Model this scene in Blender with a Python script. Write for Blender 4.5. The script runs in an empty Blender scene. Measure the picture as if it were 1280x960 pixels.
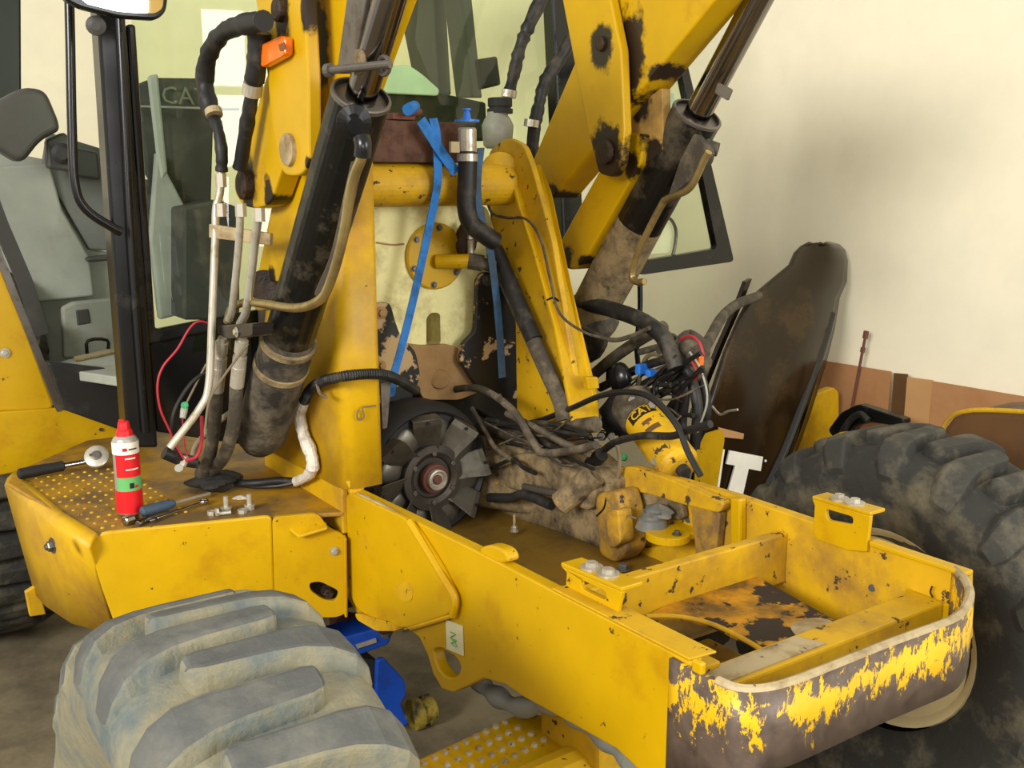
import bpy, bmesh, math, random
from mathutils import Vector, Matrix
random.seed(7)
scene = bpy.context.scene
COL = scene.collection
# ------------------------------------------------------------------ camera
FPX, CAMH, CX, CY = 1270.0, 1.75, 640.0, 480.0
PITCH, YAW = math.atan(255 / FPX), math.radians(34.5)
FW = Vector((math.sin(YAW) * math.cos(PITCH), math.cos(YAW) * math.cos(PITCH), -math.sin(PITCH)))
RT = Vector((math.cos(YAW), -math.sin(YAW), 0)); UP = RT.cross(FW)
CAM = Vector((0, 0, CAMH))
cd = bpy.data.cameras.new('camera'); cam = bpy.data.objects.new('camera', cd); COL.objects.link(cam)
cd.sensor_width = 36; cd.lens = 36 * FPX / 1280; cd.clip_start = .02
cam.location = CAM
cam.rotation_euler = Matrix((RT, UP, -FW)).transposed().to_euler()
scene.camera = cam
# ------------------------------------------------------------------ light
vs = scene.view_settings
vs.view_transform = 'Standard'; vs.look = 'None'; vs.gamma = 1; vs.use_curve_mapping = False
vs.exposure = .85
w = bpy.data.worlds.new('world'); scene.world = w; w.use_nodes = True
w.node_tree.nodes['Background'].inputs[0].default_value = (1.0, .96, .88, 1)
w.node_tree.nodes['Background'].inputs[1].default_value = .44
def area(name, loc, target, size, power, col, sy=None):
    l = bpy.data.lights.new(name, 'AREA'); l.energy = power; l.color = col; l.size = size
    if sy: l.shape = 'RECTANGLE'; l.size_y = sy
    o = bpy.data.objects.new(name, l); COL.objects.link(o); o.location = loc
    o.rotation_euler = (Vector(target) - Vector(loc)).to_track_quat('-Z', 'Y').to_euler()
    return o
area('workshop_window_light', (-6.0, -1.2, 4.0), (2.6, 3.0, 1.0), 3.2, 390, (1, .97, .92), 1.8)
area('daylight_door_light', (3.0, -4.2, 2.6), (2.6, 2.5, .9), 2.4, 170, (.95, .97, 1), 2.2)
fl = bpy.data.lights.new('camera_flash', 'POINT'); fl.energy = 15; fl.color = (1, .96, .88); fl.shadow_soft_size = .03
fo = bpy.data.objects.new('camera_flash', fl); COL.objects.link(fo); fo.location = CAM + RT * -.06 + UP * .06 + FW * -.02

# ------------------------------------------------------------------ helpers
def P(x, y, X=None, Y=None, Z=None):
    """ point of the place seen at photo pixel (x,y) on the plane X, Y or Z = const """
    r = FW + RT * ((x - CX) / FPX) - UP * ((y - CY) / FPX)
    if X is not None: t = X / r.x
    elif Y is not None: t = Y / r.y
    else: t = (Z - CAMH) / r.z
    return CAM + r * t
def PP(px, **k): return [P(a, b, **k) for a, b in px]
def rnd(px, r=6, n=4):
    """ round the corners of a 2-D polygon """
    out = []
    m = len(px)
    for i in range(m):
        p = Vector(px[i]); a = Vector(px[i - 1]) - p; b = Vector(px[(i + 1) % m]) - p
        d = min(r, a.length * .45, b.length * .45)
        s = p + a.normalized() * d; e = p + b.normalized() * d
        for k in range(n + 1):
            t = k / n
            out.append(tuple(s * (1 - t) ** 2 + p * 2 * t * (1 - t) + e * t * t))
    return out
def ell(cx, cy, rx, ry, n=16, rot=0):
    c, s = math.cos(rot), math.sin(rot)
    return [(cx + rx * math.cos(a) * c - ry * math.sin(a) * s, cy + rx * math.cos(a) * s + ry * math.sin(a) * c) for a in [2 * math.pi * i / n for i in range(n)]]
WP = {}
def mk(name, geo, mat, parent=None, smooth=False, bevel=0, solid=0, sub=0, bseg=2):
    V, Fc = geo
    V = [Vector(v) for v in V]
    lo = Vector((min(v.x for v in V), min(v.y for v in V), min(v.z for v in V)))
    hi = Vector((max(v.x for v in V), max(v.y for v in V), max(v.z for v in V)))
    c = (lo + hi) / 2
    me = bpy.data.meshes.new(name); me.from_pydata([v - c for v in V], [], Fc)
    bm = bmesh.new(); bm.from_mesh(me); bmesh.ops.recalc_face_normals(bm, faces=bm.faces); bm.to_mesh(me); bm.free()
    o = bpy.data.objects.new(name, me); COL.objects.link(o)
    if mat: me.materials.append(mat)
    WP[o] = c; o.location = c
    if parent: o.parent = parent; o.location = c - WP[parent]
    if smooth:
        for p in me.polygons: p.use_smooth = True
        me.set_sharp_from_angle(angle=.75)
    if solid:
        m = o.modifiers.new('s', 'SOLIDIFY'); m.thickness = solid; m.offset = 0
    if bevel:
        m = o.modifiers.new('b', 'BEVEL'); m.width = bevel; m.segments = bseg; m.limit_method = 'ANGLE'; m.angle_limit = .7
    if sub:
        m = o.modifiers.new('u', 'SUBSURF'); m.levels = sub; m.render_levels = sub
    return o
def thing(name, label, cat, loc, group=None, parent=None):
    o = bpy.data.objects.new(name, None); COL.objects.link(o); o.empty_display_size = .05
    WP[o] = Vector(loc); o.location = loc
    tag(o, label, cat, group); return o
def tag(o, label, cat, group=None):
    o['label'] = label; o['category'] = cat
    if group: o['group'] = group
    return o
def struct(o): o['kind'] = 'structure'; return o
def join(*gs):
    V, Fc = [], []
    for v, f in gs:
        n = len(V); V += [Vector(q) for q in v]; Fc += [[i + n for i in q] for q in f]
    return V, Fc
def prism(pts, vec, holes=()):
    vec = Vector(vec); pts = [Vector(p) for p in pts]; n = len(pts)
    if not holes:
        V = pts + [p + vec for p in pts]
        return V, [list(range(n)), list(range(2 * n - 1, n - 1, -1))] + [[i, (i + 1) % n, n + (i + 1) % n, n + i] for i in range(n)]
    bm = bmesh.new(); loops = []
    for lp in [pts] + [[Vector(p) for p in h] for h in holes]:
        vs_ = [bm.verts.new(p) for p in lp]; loops.append(vs_)
        for i in range(len(vs_)): bm.edges.new((vs_[i], vs_[(i + 1) % len(vs_)]))
    bmesh.ops.triangle_fill(bm, use_beauty=True, use_dissolve=False, edges=bm.edges[:])
    bm.verts.index_update()
    A = [v.co.copy() for v in bm.verts]; N = len(A)
    fs = [[v.index for v in f.verts] for f in bm.faces]
    Fc = fs + [[i + N for i in reversed(f)] for f in fs]
    for lp in loops:
        ix = [v.index for v in lp]; m = len(ix)
        Fc += [[ix[i], ix[(i + 1) % m], ix[(i + 1) % m] + N, ix[i] + N] for i in range(m)]
    bm.free()
    return A + [p + vec for p in A], Fc
def frame_of(d):
    d = d.normalized(); a = Vector((0, 0, 1)) if abs(d.z) < .9 else Vector((1, 0, 0))
    u = d.cross(a).normalized(); return u, d.cross(u).normalized()
def lathe(p0, p1, prof, n=20):
    """ prof: (t along p0..p1 in metres, radius) """
    p0, p1 = Vector(p0), Vector(p1); d = (p1 - p0).normalized(); u, v = frame_of(d)
    V, Fc = [], []
    for t, r in prof:
        for i in range(n):
            a = 2 * math.pi * i / n
            V.append(p0 + d * t + (u * math.cos(a) + v * math.sin(a)) * r)
    for k in range(len(prof) - 1):
        for i in range(n):
            j = (i + 1) % n
            Fc.append([k * n + i, k * n + j, (k + 1) * n + j, (k + 1) * n + i])
    Fc.append(list(range(n))); Fc.append(list(range((len(prof) - 1) * n, len(prof) * n)))
    return V, Fc
def cyl(p0, p1, r, r1=None, n=16, ch=0):
    L = (Vector(p1) - Vector(p0)).length; r1 = r if r1 is None else r1
    if ch: return lathe(p0, p1, [(0, r - ch), (ch, r), (L - ch, r1), (L, r1 - ch)], n)
    return lathe(p0, p1, [(0, r), (L, r1)], n)
def spline(pts, k=6):
    pts = [Vector(p) for p in pts]
    if len(pts) < 3: return pts
    q = [pts[0] * 2 - pts[1]] + pts + [pts[-1] * 2 - pts[-2]]
    out = []
    for i in range(1, len(q) - 2):
        a, b, c, d = q[i - 1], q[i], q[i + 1], q[i + 2]
        for s in range(k):
            t = s / k
            out.append(.5 * ((2 * b) + (c - a) * t + (2 * a - 5 * b + 4 * c - d) * t * t + (3 * b - a - 3 * c + d) * t ** 3))
    out.append(pts[-1]); return out
def tube(pts, r, n=10, k=6, wob=0, sp=True):
    pts = spline(pts, k) if sp else [Vector(p) for p in pts]
    m = len(pts); V, Fc = [], []; u = None
    for i, p in enumerate(pts):
        d = (pts[min(i + 1, m - 1)] - pts[max(i - 1, 0)]).normalized()
        if u is None: u, v = frame_of(d)
        else:
            u = (u - d * u.dot(d)).normalized(); v = d.cross(u)
        rr = r(i / (m - 1)) if callable(r) else r
        if wob: rr *= 1 + wob * (random.random() - .5)
        for j in range(n):
            a = 2 * math.pi * j / n
            V.append(p + (u * math.cos(a) + v * math.sin(a)) * rr)
    for i in range(m - 1):
        for j in range(n):
            l = (j + 1) % n
            Fc.append([i * n + j, i * n + l, (i + 1) * n + l, (i + 1) * n + j])
    Fc.append(list(range(n))); Fc.append(list(range((m - 1) * n, m * n)))
    return V, Fc
def ribbon(pts, wvec, th):
    """ flat band: path, width vector, thickness """
    pts = [Vector(p) for p in pts]; V, Fc = [], []; m = len(pts)
    for i, p in enumerate(pts):
        d = (pts[min(i + 1, m - 1)] - pts[max(i - 1, 0)]).normalized()
        wv = wvec[i] if isinstance(wvec, list) else Vector(wvec)
        nn = d.cross(wv).normalized() * th / 2
        V += [p - wv / 2 - nn, p + wv / 2 - nn, p + wv / 2 + nn, p - wv / 2 + nn]
    for i in range(m - 1):
        for j in range(4):
            l = (j + 1) % 4; Fc.append([i * 4 + j, i * 4 + l, i * 4 + 4 + l, i * 4 + 4 + j])
    Fc += [[0, 1, 2, 3], [4 * m - 4, 4 * m - 3, 4 * m - 2, 4 * m - 1]]
    return V, Fc
def box(c, s, rot=None):
    c = Vector(c); V = []
    for dx in (-.5, .5):
        for dy in (-.5, .5):
            for dz in (-.5, .5):
                v = Vector((dx * s[0], dy * s[1], dz * s[2]))
                if rot: v = rot @ v
                V.append(c + v)
    return V, [[0, 1, 3, 2], [4, 6, 7, 5], [0, 4, 5, 1], [2, 3, 7, 6], [0, 2, 6, 4], [1, 5, 7, 3]]
def sheet(rows):
    """ grid of points -> open sheet """
    n = len(rows[0]); V = [Vector(p) for r in rows for p in r]
    return V, [[i * n + j, i * n + j + 1, (i + 1) * n + j + 1, (i + 1) * n + j] for i in range(len(rows) - 1) for j in range(n - 1)]
def blob(c, s, n=10, amp=.2, seed=1):
    rg = random.Random(seed); c = Vector(c); V, Fc = [], []
    ph = [rg.uniform(0, 6.28) for _ in range(6)]
    for i in range(n + 1):
        t = math.pi * i / n
        for j in range(2 * n):
            a = math.pi * j / n
            k = 1 + amp * (math.sin(3 * a + ph[0] + 2 * t) * .5 + math.sin(5 * a + ph[1] - 3 * t) * .3 + math.sin(4 * t + ph[2] + a) * .4) * math.sin(t)
            V.append(c + Vector((s[0] * math.sin(t) * math.cos(a) * k, s[1] * math.sin(t) * math.sin(a) * k, s[2] * math.cos(t) * (1 + amp * .4 * math.sin(ph[3] + 3 * a)))))
    for i in range(n):
        for j in range(2 * n):
            l = (j + 1) % (2 * n); Fc.append([i * 2 * n + j, i * 2 * n + l, (i + 1) * 2 * n + l, (i + 1) * 2 * n + j])
    return V, Fc
def text_geo(s, size, origin, ux, uy, depth=.001, mapf=None, align='CENTER', bold=0):
    cu = bpy.data.curves.new('t', 'FONT'); cu.body = s; cu.size = size; cu.align_x = align; cu.align_y = 'CENTER'; cu.resolution_u = 2; cu.offset = bold
    to = bpy.data.objects.new('t', cu); COL.objects.link(to)
    dg = bpy.context.evaluated_depsgraph_get(); me = bpy.data.meshes.new_from_object(to.evaluated_get(dg))
    V = [v.co.copy() for v in me.vertices]; Fc = [list(p.vertices) for p in me.polygons]
    bpy.data.objects.remove(to); bpy.data.curves.remove(cu); bpy.data.meshes.remove(me)
    if mapf: return [mapf(v.x, v.y) for v in V], Fc
    ux, uy = Vector(ux), Vector(uy); nz = ux.cross(uy)
    return [Vector(origin) + ux * v.x + uy * v.y + nz * depth for v in V], Fc
def hexbolt(p, axis, r=.009, h=.008, washer=True, shank=0):
    p = Vector(p); a = Vector(axis).normalized(); g = []
    if washer: g.append(cyl(p, p + a * .002, r * 1.5, n=14))
    g.append(lathe(p + a * .002, p + a * (h + .002), [(0, r), (h * .8, r), (h, r * .8)], 6))
    if shank: g.append(cyl(p + a * h, p + a * (h + shank), r * .55, n=8))
    return join(*g)

# ------------------------------------------------------------------ materials
def srgb(r, g, b):
    f = lambda c: (c / 255 / 12.92) if c / 255 <= .04045 else ((c / 255 + .055) / 1.055) ** 2.4
    return (f(r), f(g), f(b), 1)
def mat(name, col, rough=.5, metal=0, dirt=0, dcol=(90, 72, 40), dscale=4, chip=0, ccol=(60, 48, 36), cscale=22, bump=0, bscale=40, spec=.4, var=.12, coat=0, stains=(), scol=(40, 27, 16)):
    m = bpy.data.materials.new(name); m.use_nodes = True; nt = m.node_tree; N, L = nt.nodes, nt.links
    bs = N['Principled BSDF']; bs.inputs['Roughness'].default_value = rough; bs.inputs['Metallic'].default_value = metal
    bs.inputs['Specular IOR Level'].default_value = spec; bs.inputs['Coat Weight'].default_value = coat
    tc = N.new('ShaderNodeTexCoord'); ge = N.new('ShaderNodeNewGeometry')
    def noise(s, det=6, ro=.6, src=None):
        n = N.new('ShaderNodeTexNoise'); n.inputs['Scale'].default_value = s; n.inputs['Detail'].default_value = det; n.inputs['Roughness'].default_value = ro
        L.new(ge.outputs['Position'], n.inputs['Vector']); return n.outputs['Fac']
    def ramp(f, a, b):
        r = N.new('ShaderNodeMapRange'); r.inputs['From Min'].default_value = a; r.inputs['From Max'].default_value = b
        L.new(f, r.inputs['Value']); return r.outputs['Result']
    def mix(f, a, b):
        x = N.new('ShaderNodeMix'); x.data_type = 'RGBA'
        if isinstance(f, float): x.inputs[0].default_value = f
        else: L.new(f, x.inputs[0])
        for s, v in ((6, a), (7, b)):
            if isinstance(v, tuple): x.inputs[s].default_value = v
            else: L.new(v, x.inputs[s])
        return x.outputs[2]
    c = srgb(*col)
    if var:
        c = mix(ramp(noise(6, 4), .3, .7), tuple(v * (1 - var) for v in c[:3]) + (1,), tuple(min(1, v * (1 + var)) for v in c[:3]) + (1,))
    rg = None
    if dirt:
        t = .5 + (.5 - dirt) * .45
        f = ramp(noise(dscale, 9, .68), t - .08, t + .14); c = mix(f, c, srgb(*dcol)); rg = f
    if chip:
        t = .5 + (.5 - chip) * .5
        f = ramp(noise(cscale, 8, .62), t, t + .025); c = mix(f, c, srgb(*ccol)); rg = f
    if stains:
        nf = noise(26, 8, .7); tot = None
        for (sx, sy, sz), sr, dr in stains:      # dr: how far the stain runs downwards
            vs_ = N.new('ShaderNodeVectorMath'); vs_.operation = 'SUBTRACT'; L.new(ge.outputs['Position'], vs_.inputs[0]); vs_.inputs[1].default_value = (sx, sy, sz)
            vm = N.new('ShaderNodeVectorMath'); vm.operation = 'MULTIPLY'; L.new(vs_.outputs[0], vm.inputs[0]); vm.inputs[1].default_value = (.3, 1, 1 / dr)
            ln = N.new('ShaderNodeVectorMath'); ln.operation = 'LENGTH'; L.new(vm.outputs[0], ln.inputs[0])
            ad = N.new('ShaderNodeMath'); ad.operation = 'MULTIPLY_ADD'; L.new(nf, ad.inputs[0]); ad.inputs[1].default_value = sr * 1.6; L.new(ln.outputs['Value'], ad.inputs[2])
            f = ramp(ad.outputs[0], sr * 1.85, sr * 1.55)
            if tot is None: tot = f
            else:
                mx = N.new('ShaderNodeMath'); mx.operation = 'MAXIMUM'; L.new(tot, mx.inputs[0]); L.new(f, mx.inputs[1]); tot = mx.outputs[0]
        c = mix(tot, c, srgb(*scol))
    L.new(c, bs.inputs['Base Color']) if not isinstance(c, tuple) else setattr(bs.inputs['Base Color'], 'default_value', c)
    if rg:
        r = N.new('ShaderNodeMapRange'); L.new(rg, r.inputs['Value']); r.inputs['To Min'].default_value = rough; r.inputs['To Max'].default_value = min(1, rough + .3)
        L.new(r.outputs['Result'], bs.inputs['Roughness'])
    if bump:
        b = N.new('ShaderNodeBump'); b.inputs['Strength'].default_value = bump; b.inputs['Distance'].default_value = .01
        L.new(noise(bscale, 5), b.inputs['Height']); L.new(b.outputs['Normal'], bs.inputs['Normal'])
    return m
def glass(name, tint, gloss=.9):
    m = bpy.data.materials.new(name); m.use_nodes = True; nt = m.node_tree; N, L = nt.nodes, nt.links
    N.remove(N['Principled BSDF']); out = N['Material Output']
    t = N.new('ShaderNodeBsdfTransparent'); t.inputs[0].default_value = tint
    g = N.new('ShaderNodeBsdfGlossy'); g.inputs['Roughness'].default_value = .02
    f = N.new('ShaderNodeFresnel'); gb = N.new('ShaderNodeNewGeometry'); mr_ = N.new('ShaderNodeMapRange')
    mr_.inputs['To Min'].default_value = 1.45; mr_.inputs['To Max'].default_value = 1 / 1.45      # same reflectance from both faces of the thin pane
    L.new(gb.outputs['Backfacing'], mr_.inputs['Value']); L.new(mr_.outputs['Result'], f.inputs[0])
    mx = N.new('ShaderNodeMixShader'); L.new(f.outputs[0], mx.inputs[0]); L.new(t.outputs[0], mx.inputs[1]); L.new(g.outputs[0], mx.inputs[2])
    L.new(mx.outputs[0], out.inputs['Surface']); return m
YB = (196, 154, 2)
M = dict(
    yellow=mat('yellow_paint', YB, .36, dirt=.22, dcol=(164, 112, 10), dscale=4, chip=.17, ccol=(84, 56, 20), cscale=38, var=.08, bump=.03, bscale=12),
    yellow_dirty=mat('yellow_paint_dusty', (202, 158, 14), .55, dirt=.38, dcol=(150, 112, 44), dscale=5, chip=.27, ccol=(70, 54, 32), cscale=26, bump=.1),
    yellow_grimy=mat('yellow_paint_grimy', (198, 152, 28), .6, dirt=.62, dcol=(118, 92, 54), dscale=7, chip=.25, ccol=(58, 46, 32), cscale=18, bump=.3, bscale=60),
    yellow_worn=mat('yellow_paint_scraped', (222, 172, 16), .45, chip=.56, ccol=(62, 50, 44), cscale=14, bump=.2, bscale=80),
    tread=mat('yellow_tread_plate', (186, 138, 22), .5, dirt=.64, dcol=(112, 88, 52), dscale=6, chip=.12, ccol=(96, 58, 22), cscale=14, bump=.1),
    rusty=mat('rust_streaked_tray', (196, 138, 16), .7, dirt=.55, dcol=(104, 76, 30), dscale=11, chip=.48, ccol=(52, 42, 30), cscale=10, bump=.3),
    bare=mat('bare_worn_metal', (176, 158, 120), .55, dirt=.4, dcol=(120, 96, 60), dscale=14, chip=.2, ccol=(66, 52, 40), cscale=40),
    pan=mat('engine_bay_pan', (150, 116, 42), .5, dirt=.4, dcol=(110, 88, 44), dscale=5, bump=.1),
    casting=mat('dusty_casting', (140, 120, 84), .8, dirt=.5, dcol=(66, 56, 42), dscale=14, chip=.22, ccol=(172, 128, 34), cscale=9, bump=.5, bscale=45),
    black=mat('black_gloss_paint', (18, 18, 18), .25, dirt=.15, dcol=(60, 54, 44), var=0, dscale=6),
    cylblack=mat('black_cylinder_paint', (16, 16, 15), .3, dirt=.3, dcol=(96, 86, 68), dscale=7, bump=.15, bscale=30, var=0),
    cylmud=mat('mud_caked_black', (42, 39, 35), .65, dirt=.5, dcol=(104, 94, 76), dscale=12, bump=.6, bscale=30),
    matblack=mat('matt_black_plastic', (34, 33, 32), .6, dirt=.2, dcol=(80, 74, 62)),
    grease=mat('dark_grease', (38, 26, 16), .5, dirt=.4, dcol=(78, 54, 26), dscale=20, bump=.6, bscale=60),
    rubber=mat('rubber_hose', (29, 28, 27), .5, dirt=.28, dcol=(88, 80, 66), dscale=12),
    dustyhose=mat('dusty_hose', (66, 59, 48), .8, dirt=.4, dcol=(116, 104, 82), dscale=16, bump=.4, bscale=60),
    wire=mat('black_wire', (24, 23, 23), .5, dirt=.15, dcol=(90, 82, 66)),
    redwire=mat('red_wire', (170, 34, 48), .5), brownwire=mat('dusty_wire', (112, 98, 74), .7),
    steel=mat('zinc_steel', (190, 184, 168), .35, .5, dirt=.3, dcol=(140, 124, 88), dscale=20),
    chrome=mat('chrome_rod', (168, 166, 164), .16, 1, var=0), rod=mat('dark_piston_rod', (128, 122, 118), .15, 1, dirt=.18, dcol=(84, 70, 56), dscale=8), dullsteel=mat('dull_steel', (112, 106, 98), .4, .7, dirt=.3, dcol=(80, 66, 48), dscale=14),
    brass=mat('gold_zinc_pipe', (176, 156, 104), .32, .8, dirt=.35, dcol=(108, 92, 58), dscale=10),
    fan=mat('fan_steel', (104, 100, 88), .38, .65, dirt=.4, dcol=(70, 64, 54), dscale=9), fandark=mat('fan_hub_steel', (82, 76, 68), .42, .6, dirt=.35, dcol=(54, 46, 38)),
    rust=mat('rust_red', (104, 62, 50), .7, dirt=.3, dcol=(70, 48, 40), dscale=20),
    tank=mat('cream_tank_plastic', (236, 228, 160), .5, dirt=.38, dcol=(178, 158, 104), dscale=7, chip=.1, ccol=(92, 82, 58), cscale=12),
    tan=mat('tan_panel', (172, 136, 88), .7, dirt=.45, dcol=(140, 108, 66)),
    grey_panel=mat('grey_cab_trim', (150, 154, 142), .6, dirt=.25, dcol=(126, 124, 106), dscale=4), grey_mid=mat('mid_grey_trim', (104, 106, 100), .6),
    dark_trim=mat('dark_grey_trim', (66, 66, 62), .5, dirt=.2, dcol=(92, 88, 76)), seatm=mat('seat_vinyl', (72, 70, 66), .42, dirt=.2, dcol=(104, 98, 84), bump=.1, bscale=120),
    floor=mat('concrete_floor', (128, 116, 90), .85, dirt=.5, dcol=(84, 75, 56), dscale=2.5, bump=.2, bscale=30),
    wall=mat('cream_wall', (241, 233, 205), .9, dirt=.15, dcol=(235, 225, 197), dscale=2, var=.03, bump=.05, bscale=60),
    card=mat('cardboard', (176, 128, 84), .85, dirt=.3, dcol=(156, 106, 64), dscale=3, var=.06), card2=mat('cardboard_pale', (192, 146, 96), .85, dirt=.2, dcol=(168, 120, 76), dscale=3, var=.06),
    wood=mat('oily_timber', (92, 62, 46), .75, dirt=.4, dcol=(62, 42, 32), dscale=18, bump=.3),
    strap2=mat('faded_blue_strap', (58, 96, 132), .7, dirt=.5, dcol=(64, 74, 82), dscale=14), strap=mat('blue_strap', (40, 118, 196), .65, dirt=.42, dcol=(44, 74, 104), dscale=16, bump=.3, bscale=180), bluecap=mat('blue_plastic', (44, 118, 214), .4),
    bluejack=mat('blue_jack_paint', (20, 72, 176), .4, dirt=.25, dcol=(20, 36, 70)), jackwheel=mat('jack_wheel', (150, 130, 40), .6, dirt=.55, dcol=(50, 44, 28), dscale=20),
    tyre=mat('dusty_rubber', (84, 85, 82), .85, dirt=.4, dcol=(110, 109, 100), dscale=7, bump=.3, bscale=50), mud=mat('dried_mud_rubber', (132, 126, 102), .95, dirt=.45, dcol=(92, 102, 102), dscale=9, bump=.6, bscale=30),
    tyre2=mat('dark_rubber', (56, 55, 50), .8, dirt=.35, dcol=(112, 104, 84), dscale=6, bump=.4, bscale=40), mud2=mat('dark_rubber_groove', (46, 45, 41), .85, dirt=.35, dcol=(110, 102, 80), dscale=6, bump=.5, bscale=30),
    rim=mat('cream_rim', (206, 190, 146), .5, dirt=.3, dcol=(150, 132, 86)),
    white=mat('white_print', (244, 238, 222), .5, dirt=.1, dcol=(190, 176, 140)), whitetape=mat('white_tape', (220, 212, 196), .6, dirt=.3, dcol=(170, 158, 136), dscale=30, bump=.5, bscale=120),
    red=mat('red_print', (214, 28, 34), .35, var=.03), green=mat('green_print', (104, 178, 104), .4), greencap=mat('green_cap', (52, 150, 92), .5),
    orange=mat('orange_lens', (240, 112, 8), .2, coat=.4), lensdark=mat('orange_lens_dark', (120, 62, 12), .3),
    silver=mat('silver_can', (186, 182, 172), .3, .5), printdark=mat('black_print', (26, 22, 18), .5), printred=mat('red_mark', (196, 30, 40), .5),
    bottle=mat('translucent_bottle', (150, 152, 136), .35, dirt=.3, dcol=(120, 116, 96)), mountrub=mat('engine_mount_rubber', (96, 98, 94), .55, dirt=.4, dcol=(130, 122, 100), dscale=14),
    hood=mat('gloss_hood_panel', (38, 27, 13), .18, dirt=.2, dcol=(74, 54, 22), dscale=3, var=0, spec=.3), gloss=mat('gloss_black_edge', (10, 10, 11), .12, var=0, spec=.6), conduit=mat('grey_conduit', (130, 132, 128), .6, dirt=.3, dcol=(96, 94, 86), dscale=14),
    sticker=mat('sticker_paper', (220, 214, 176), .6), blueprint=mat('grey_blue_grip', (62, 84, 104), .5, dirt=.3, dcol=(50, 52, 52)),
    mirror_metal=mat('mirror_glass', (225, 225, 225), .05, 1, var=0), cabgrey=mat('cab_seat_fabric', (58, 57, 62), .7, dirt=.3, dcol=(92, 88, 86), dscale=6), cabpale=mat('cab_pale_plastic', (150, 150, 158), .6), pureblack=mat('black_cab_pillar', (8, 8, 8), .4, var=0), lightblue=mat('clear_plastic_cover', (206, 222, 220), .3), brownpaint=mat('brown_paint', (96, 66, 36), .6, dirt=.3, dcol=(70, 50, 30)),
    glass2=glass('clear_window_glass', (.92, .95, .86, 1)), glass=glass('tinted_cab_glass', (.79, .89, .64, 1)), rubbercloth=mat('oily_rag', (40, 38, 34), .8, dirt=.3, dcol=(66, 60, 50), bump=.8, bscale=50),
)

def worn_bumper():
    m = mat('yellow_paint_scraped_plate', (224, 174, 14), .45); nt = m.node_tree; N, L = nt.nodes, nt.links
    bs = N['Principled BSDF']; src = bs.inputs['Base Color'].links[0].from_socket
    ge = N.new('ShaderNodeNewGeometry'); mp = N.new('ShaderNodeMapping'); mp.inputs['Scale'].default_value = (1, 1, .45); L.new(ge.outputs['Position'], mp.inputs['Vector'])
    def nz(s, d, r, v):
        n = N.new('ShaderNodeTexNoise'); n.inputs['Scale'].default_value = s; n.inputs['Detail'].default_value = d; n.inputs['Roughness'].default_value = r; n.inputs['Distortion'].default_value = .6; L.new(v, n.inputs['Vector']); return n.outputs['Fac']
    def ma(op, a, b):
        n = N.new('ShaderNodeMath'); n.operation = op
        for i, v in enumerate((a, b)):
            if isinstance(v, (int, float)): n.inputs[i].default_value = v
            else: L.new(v, n.inputs[i])
        return n.outputs[0]
    sp = N.new('ShaderNodeSeparateXYZ'); L.new(ge.outputs['Position'], sp.inputs[0])
    v = ma('ADD', ma('MULTIPLY', nz(13, 4, .6, ge.outputs['Position']), 1.0), ma('MULTIPLY', nz(70, 8, .75, mp.outputs[0]), 1.25))
    zf = ma('MULTIPLY', ma('ABSOLUTE', ma('SUBTRACT', sp.outputs['Z'], .958), 0), 4.5)
    v = ma('ADD', v, zf)
    r = N.new('ShaderNodeMapRange'); r.inputs['From Min'].default_value = 1.20; r.inputs['From Max'].default_value = 1.23; L.new(v, r.inputs['Value'])
    x = N.new('ShaderNodeMix'); x.data_type = 'RGBA'; L.new(r.outputs['Result'], x.inputs[0]); L.new(src, x.inputs[6])
    y = N.new('ShaderNodeMix'); y.data_type = 'RGBA'; L.new(nz(25, 6, .6, ge.outputs['Position']), y.inputs[0]); y.inputs[6].default_value = srgb(36, 28, 26); y.inputs[7].default_value = srgb(124, 106, 92)
    L.new(y.outputs[2], x.inputs[7]); L.new(x.outputs[2], bs.inputs['Base Color']); return m
M['yellow_worn'] = worn_bumper()
M['yellow_tower'] = mat('yellow_paint_tower', (204, 160, 10), .45, dirt=.4, dcol=(166, 124, 44), dscale=4, chip=.1, ccol=(84, 62, 30), cscale=28)
# ------------------------------------------------------------------ setting
FZ = .02
struct(mk('floor', box((1.5, 1.5, FZ - .05), (13, 13, .1)), M['floor']))
struct(mk('wall_right', box((3.68, 1.5, 1.9), (.12, 13, 4)), M['wall']))
struct(mk('wall_back', box((-.6, 6.86, 1.9), (8.4, .12, 4)), M['wall']))
wz_ = Matrix.Rotation(0, 3, 'Z')
wgs = []
wc = Vector((3.0, -4.2, 2.6)); wd_ = (Vector((2.6, 2.5, .9)) - wc).normalized(); wu = wd_.cross(Vector((0, 0, 1))).normalized(); wv = wu.cross(wd_)
wR = Matrix((wu, wd_, wv)).transposed()
for t_ in (-1.25, -.6, 0, .6, 1.25): wgs.append(box(wc + wd_ * .05 + wu * t_, (.10 if abs(t_) > 1 else .07, .05, 2.4), wR))
for t_ in (-1.15, -.35, .4, 1.15): wgs.append(box(wc + wd_ * .05 + wv * t_, (2.55, .05, .08), wR))
struct(mk('window_1', join(*wgs), M['dark_trim']))
# ------------------------------------------------------------------ the loader
BL = thing('backhoe_loader', 'yellow backhoe loader stripped open at the front with raised arms', 'loader', (1.43, 2.2, FZ))
XN, XF = 1.07, 1.78           # outer face of the near rail, inner face of the far rail
Y_ = M['yellow']
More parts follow.
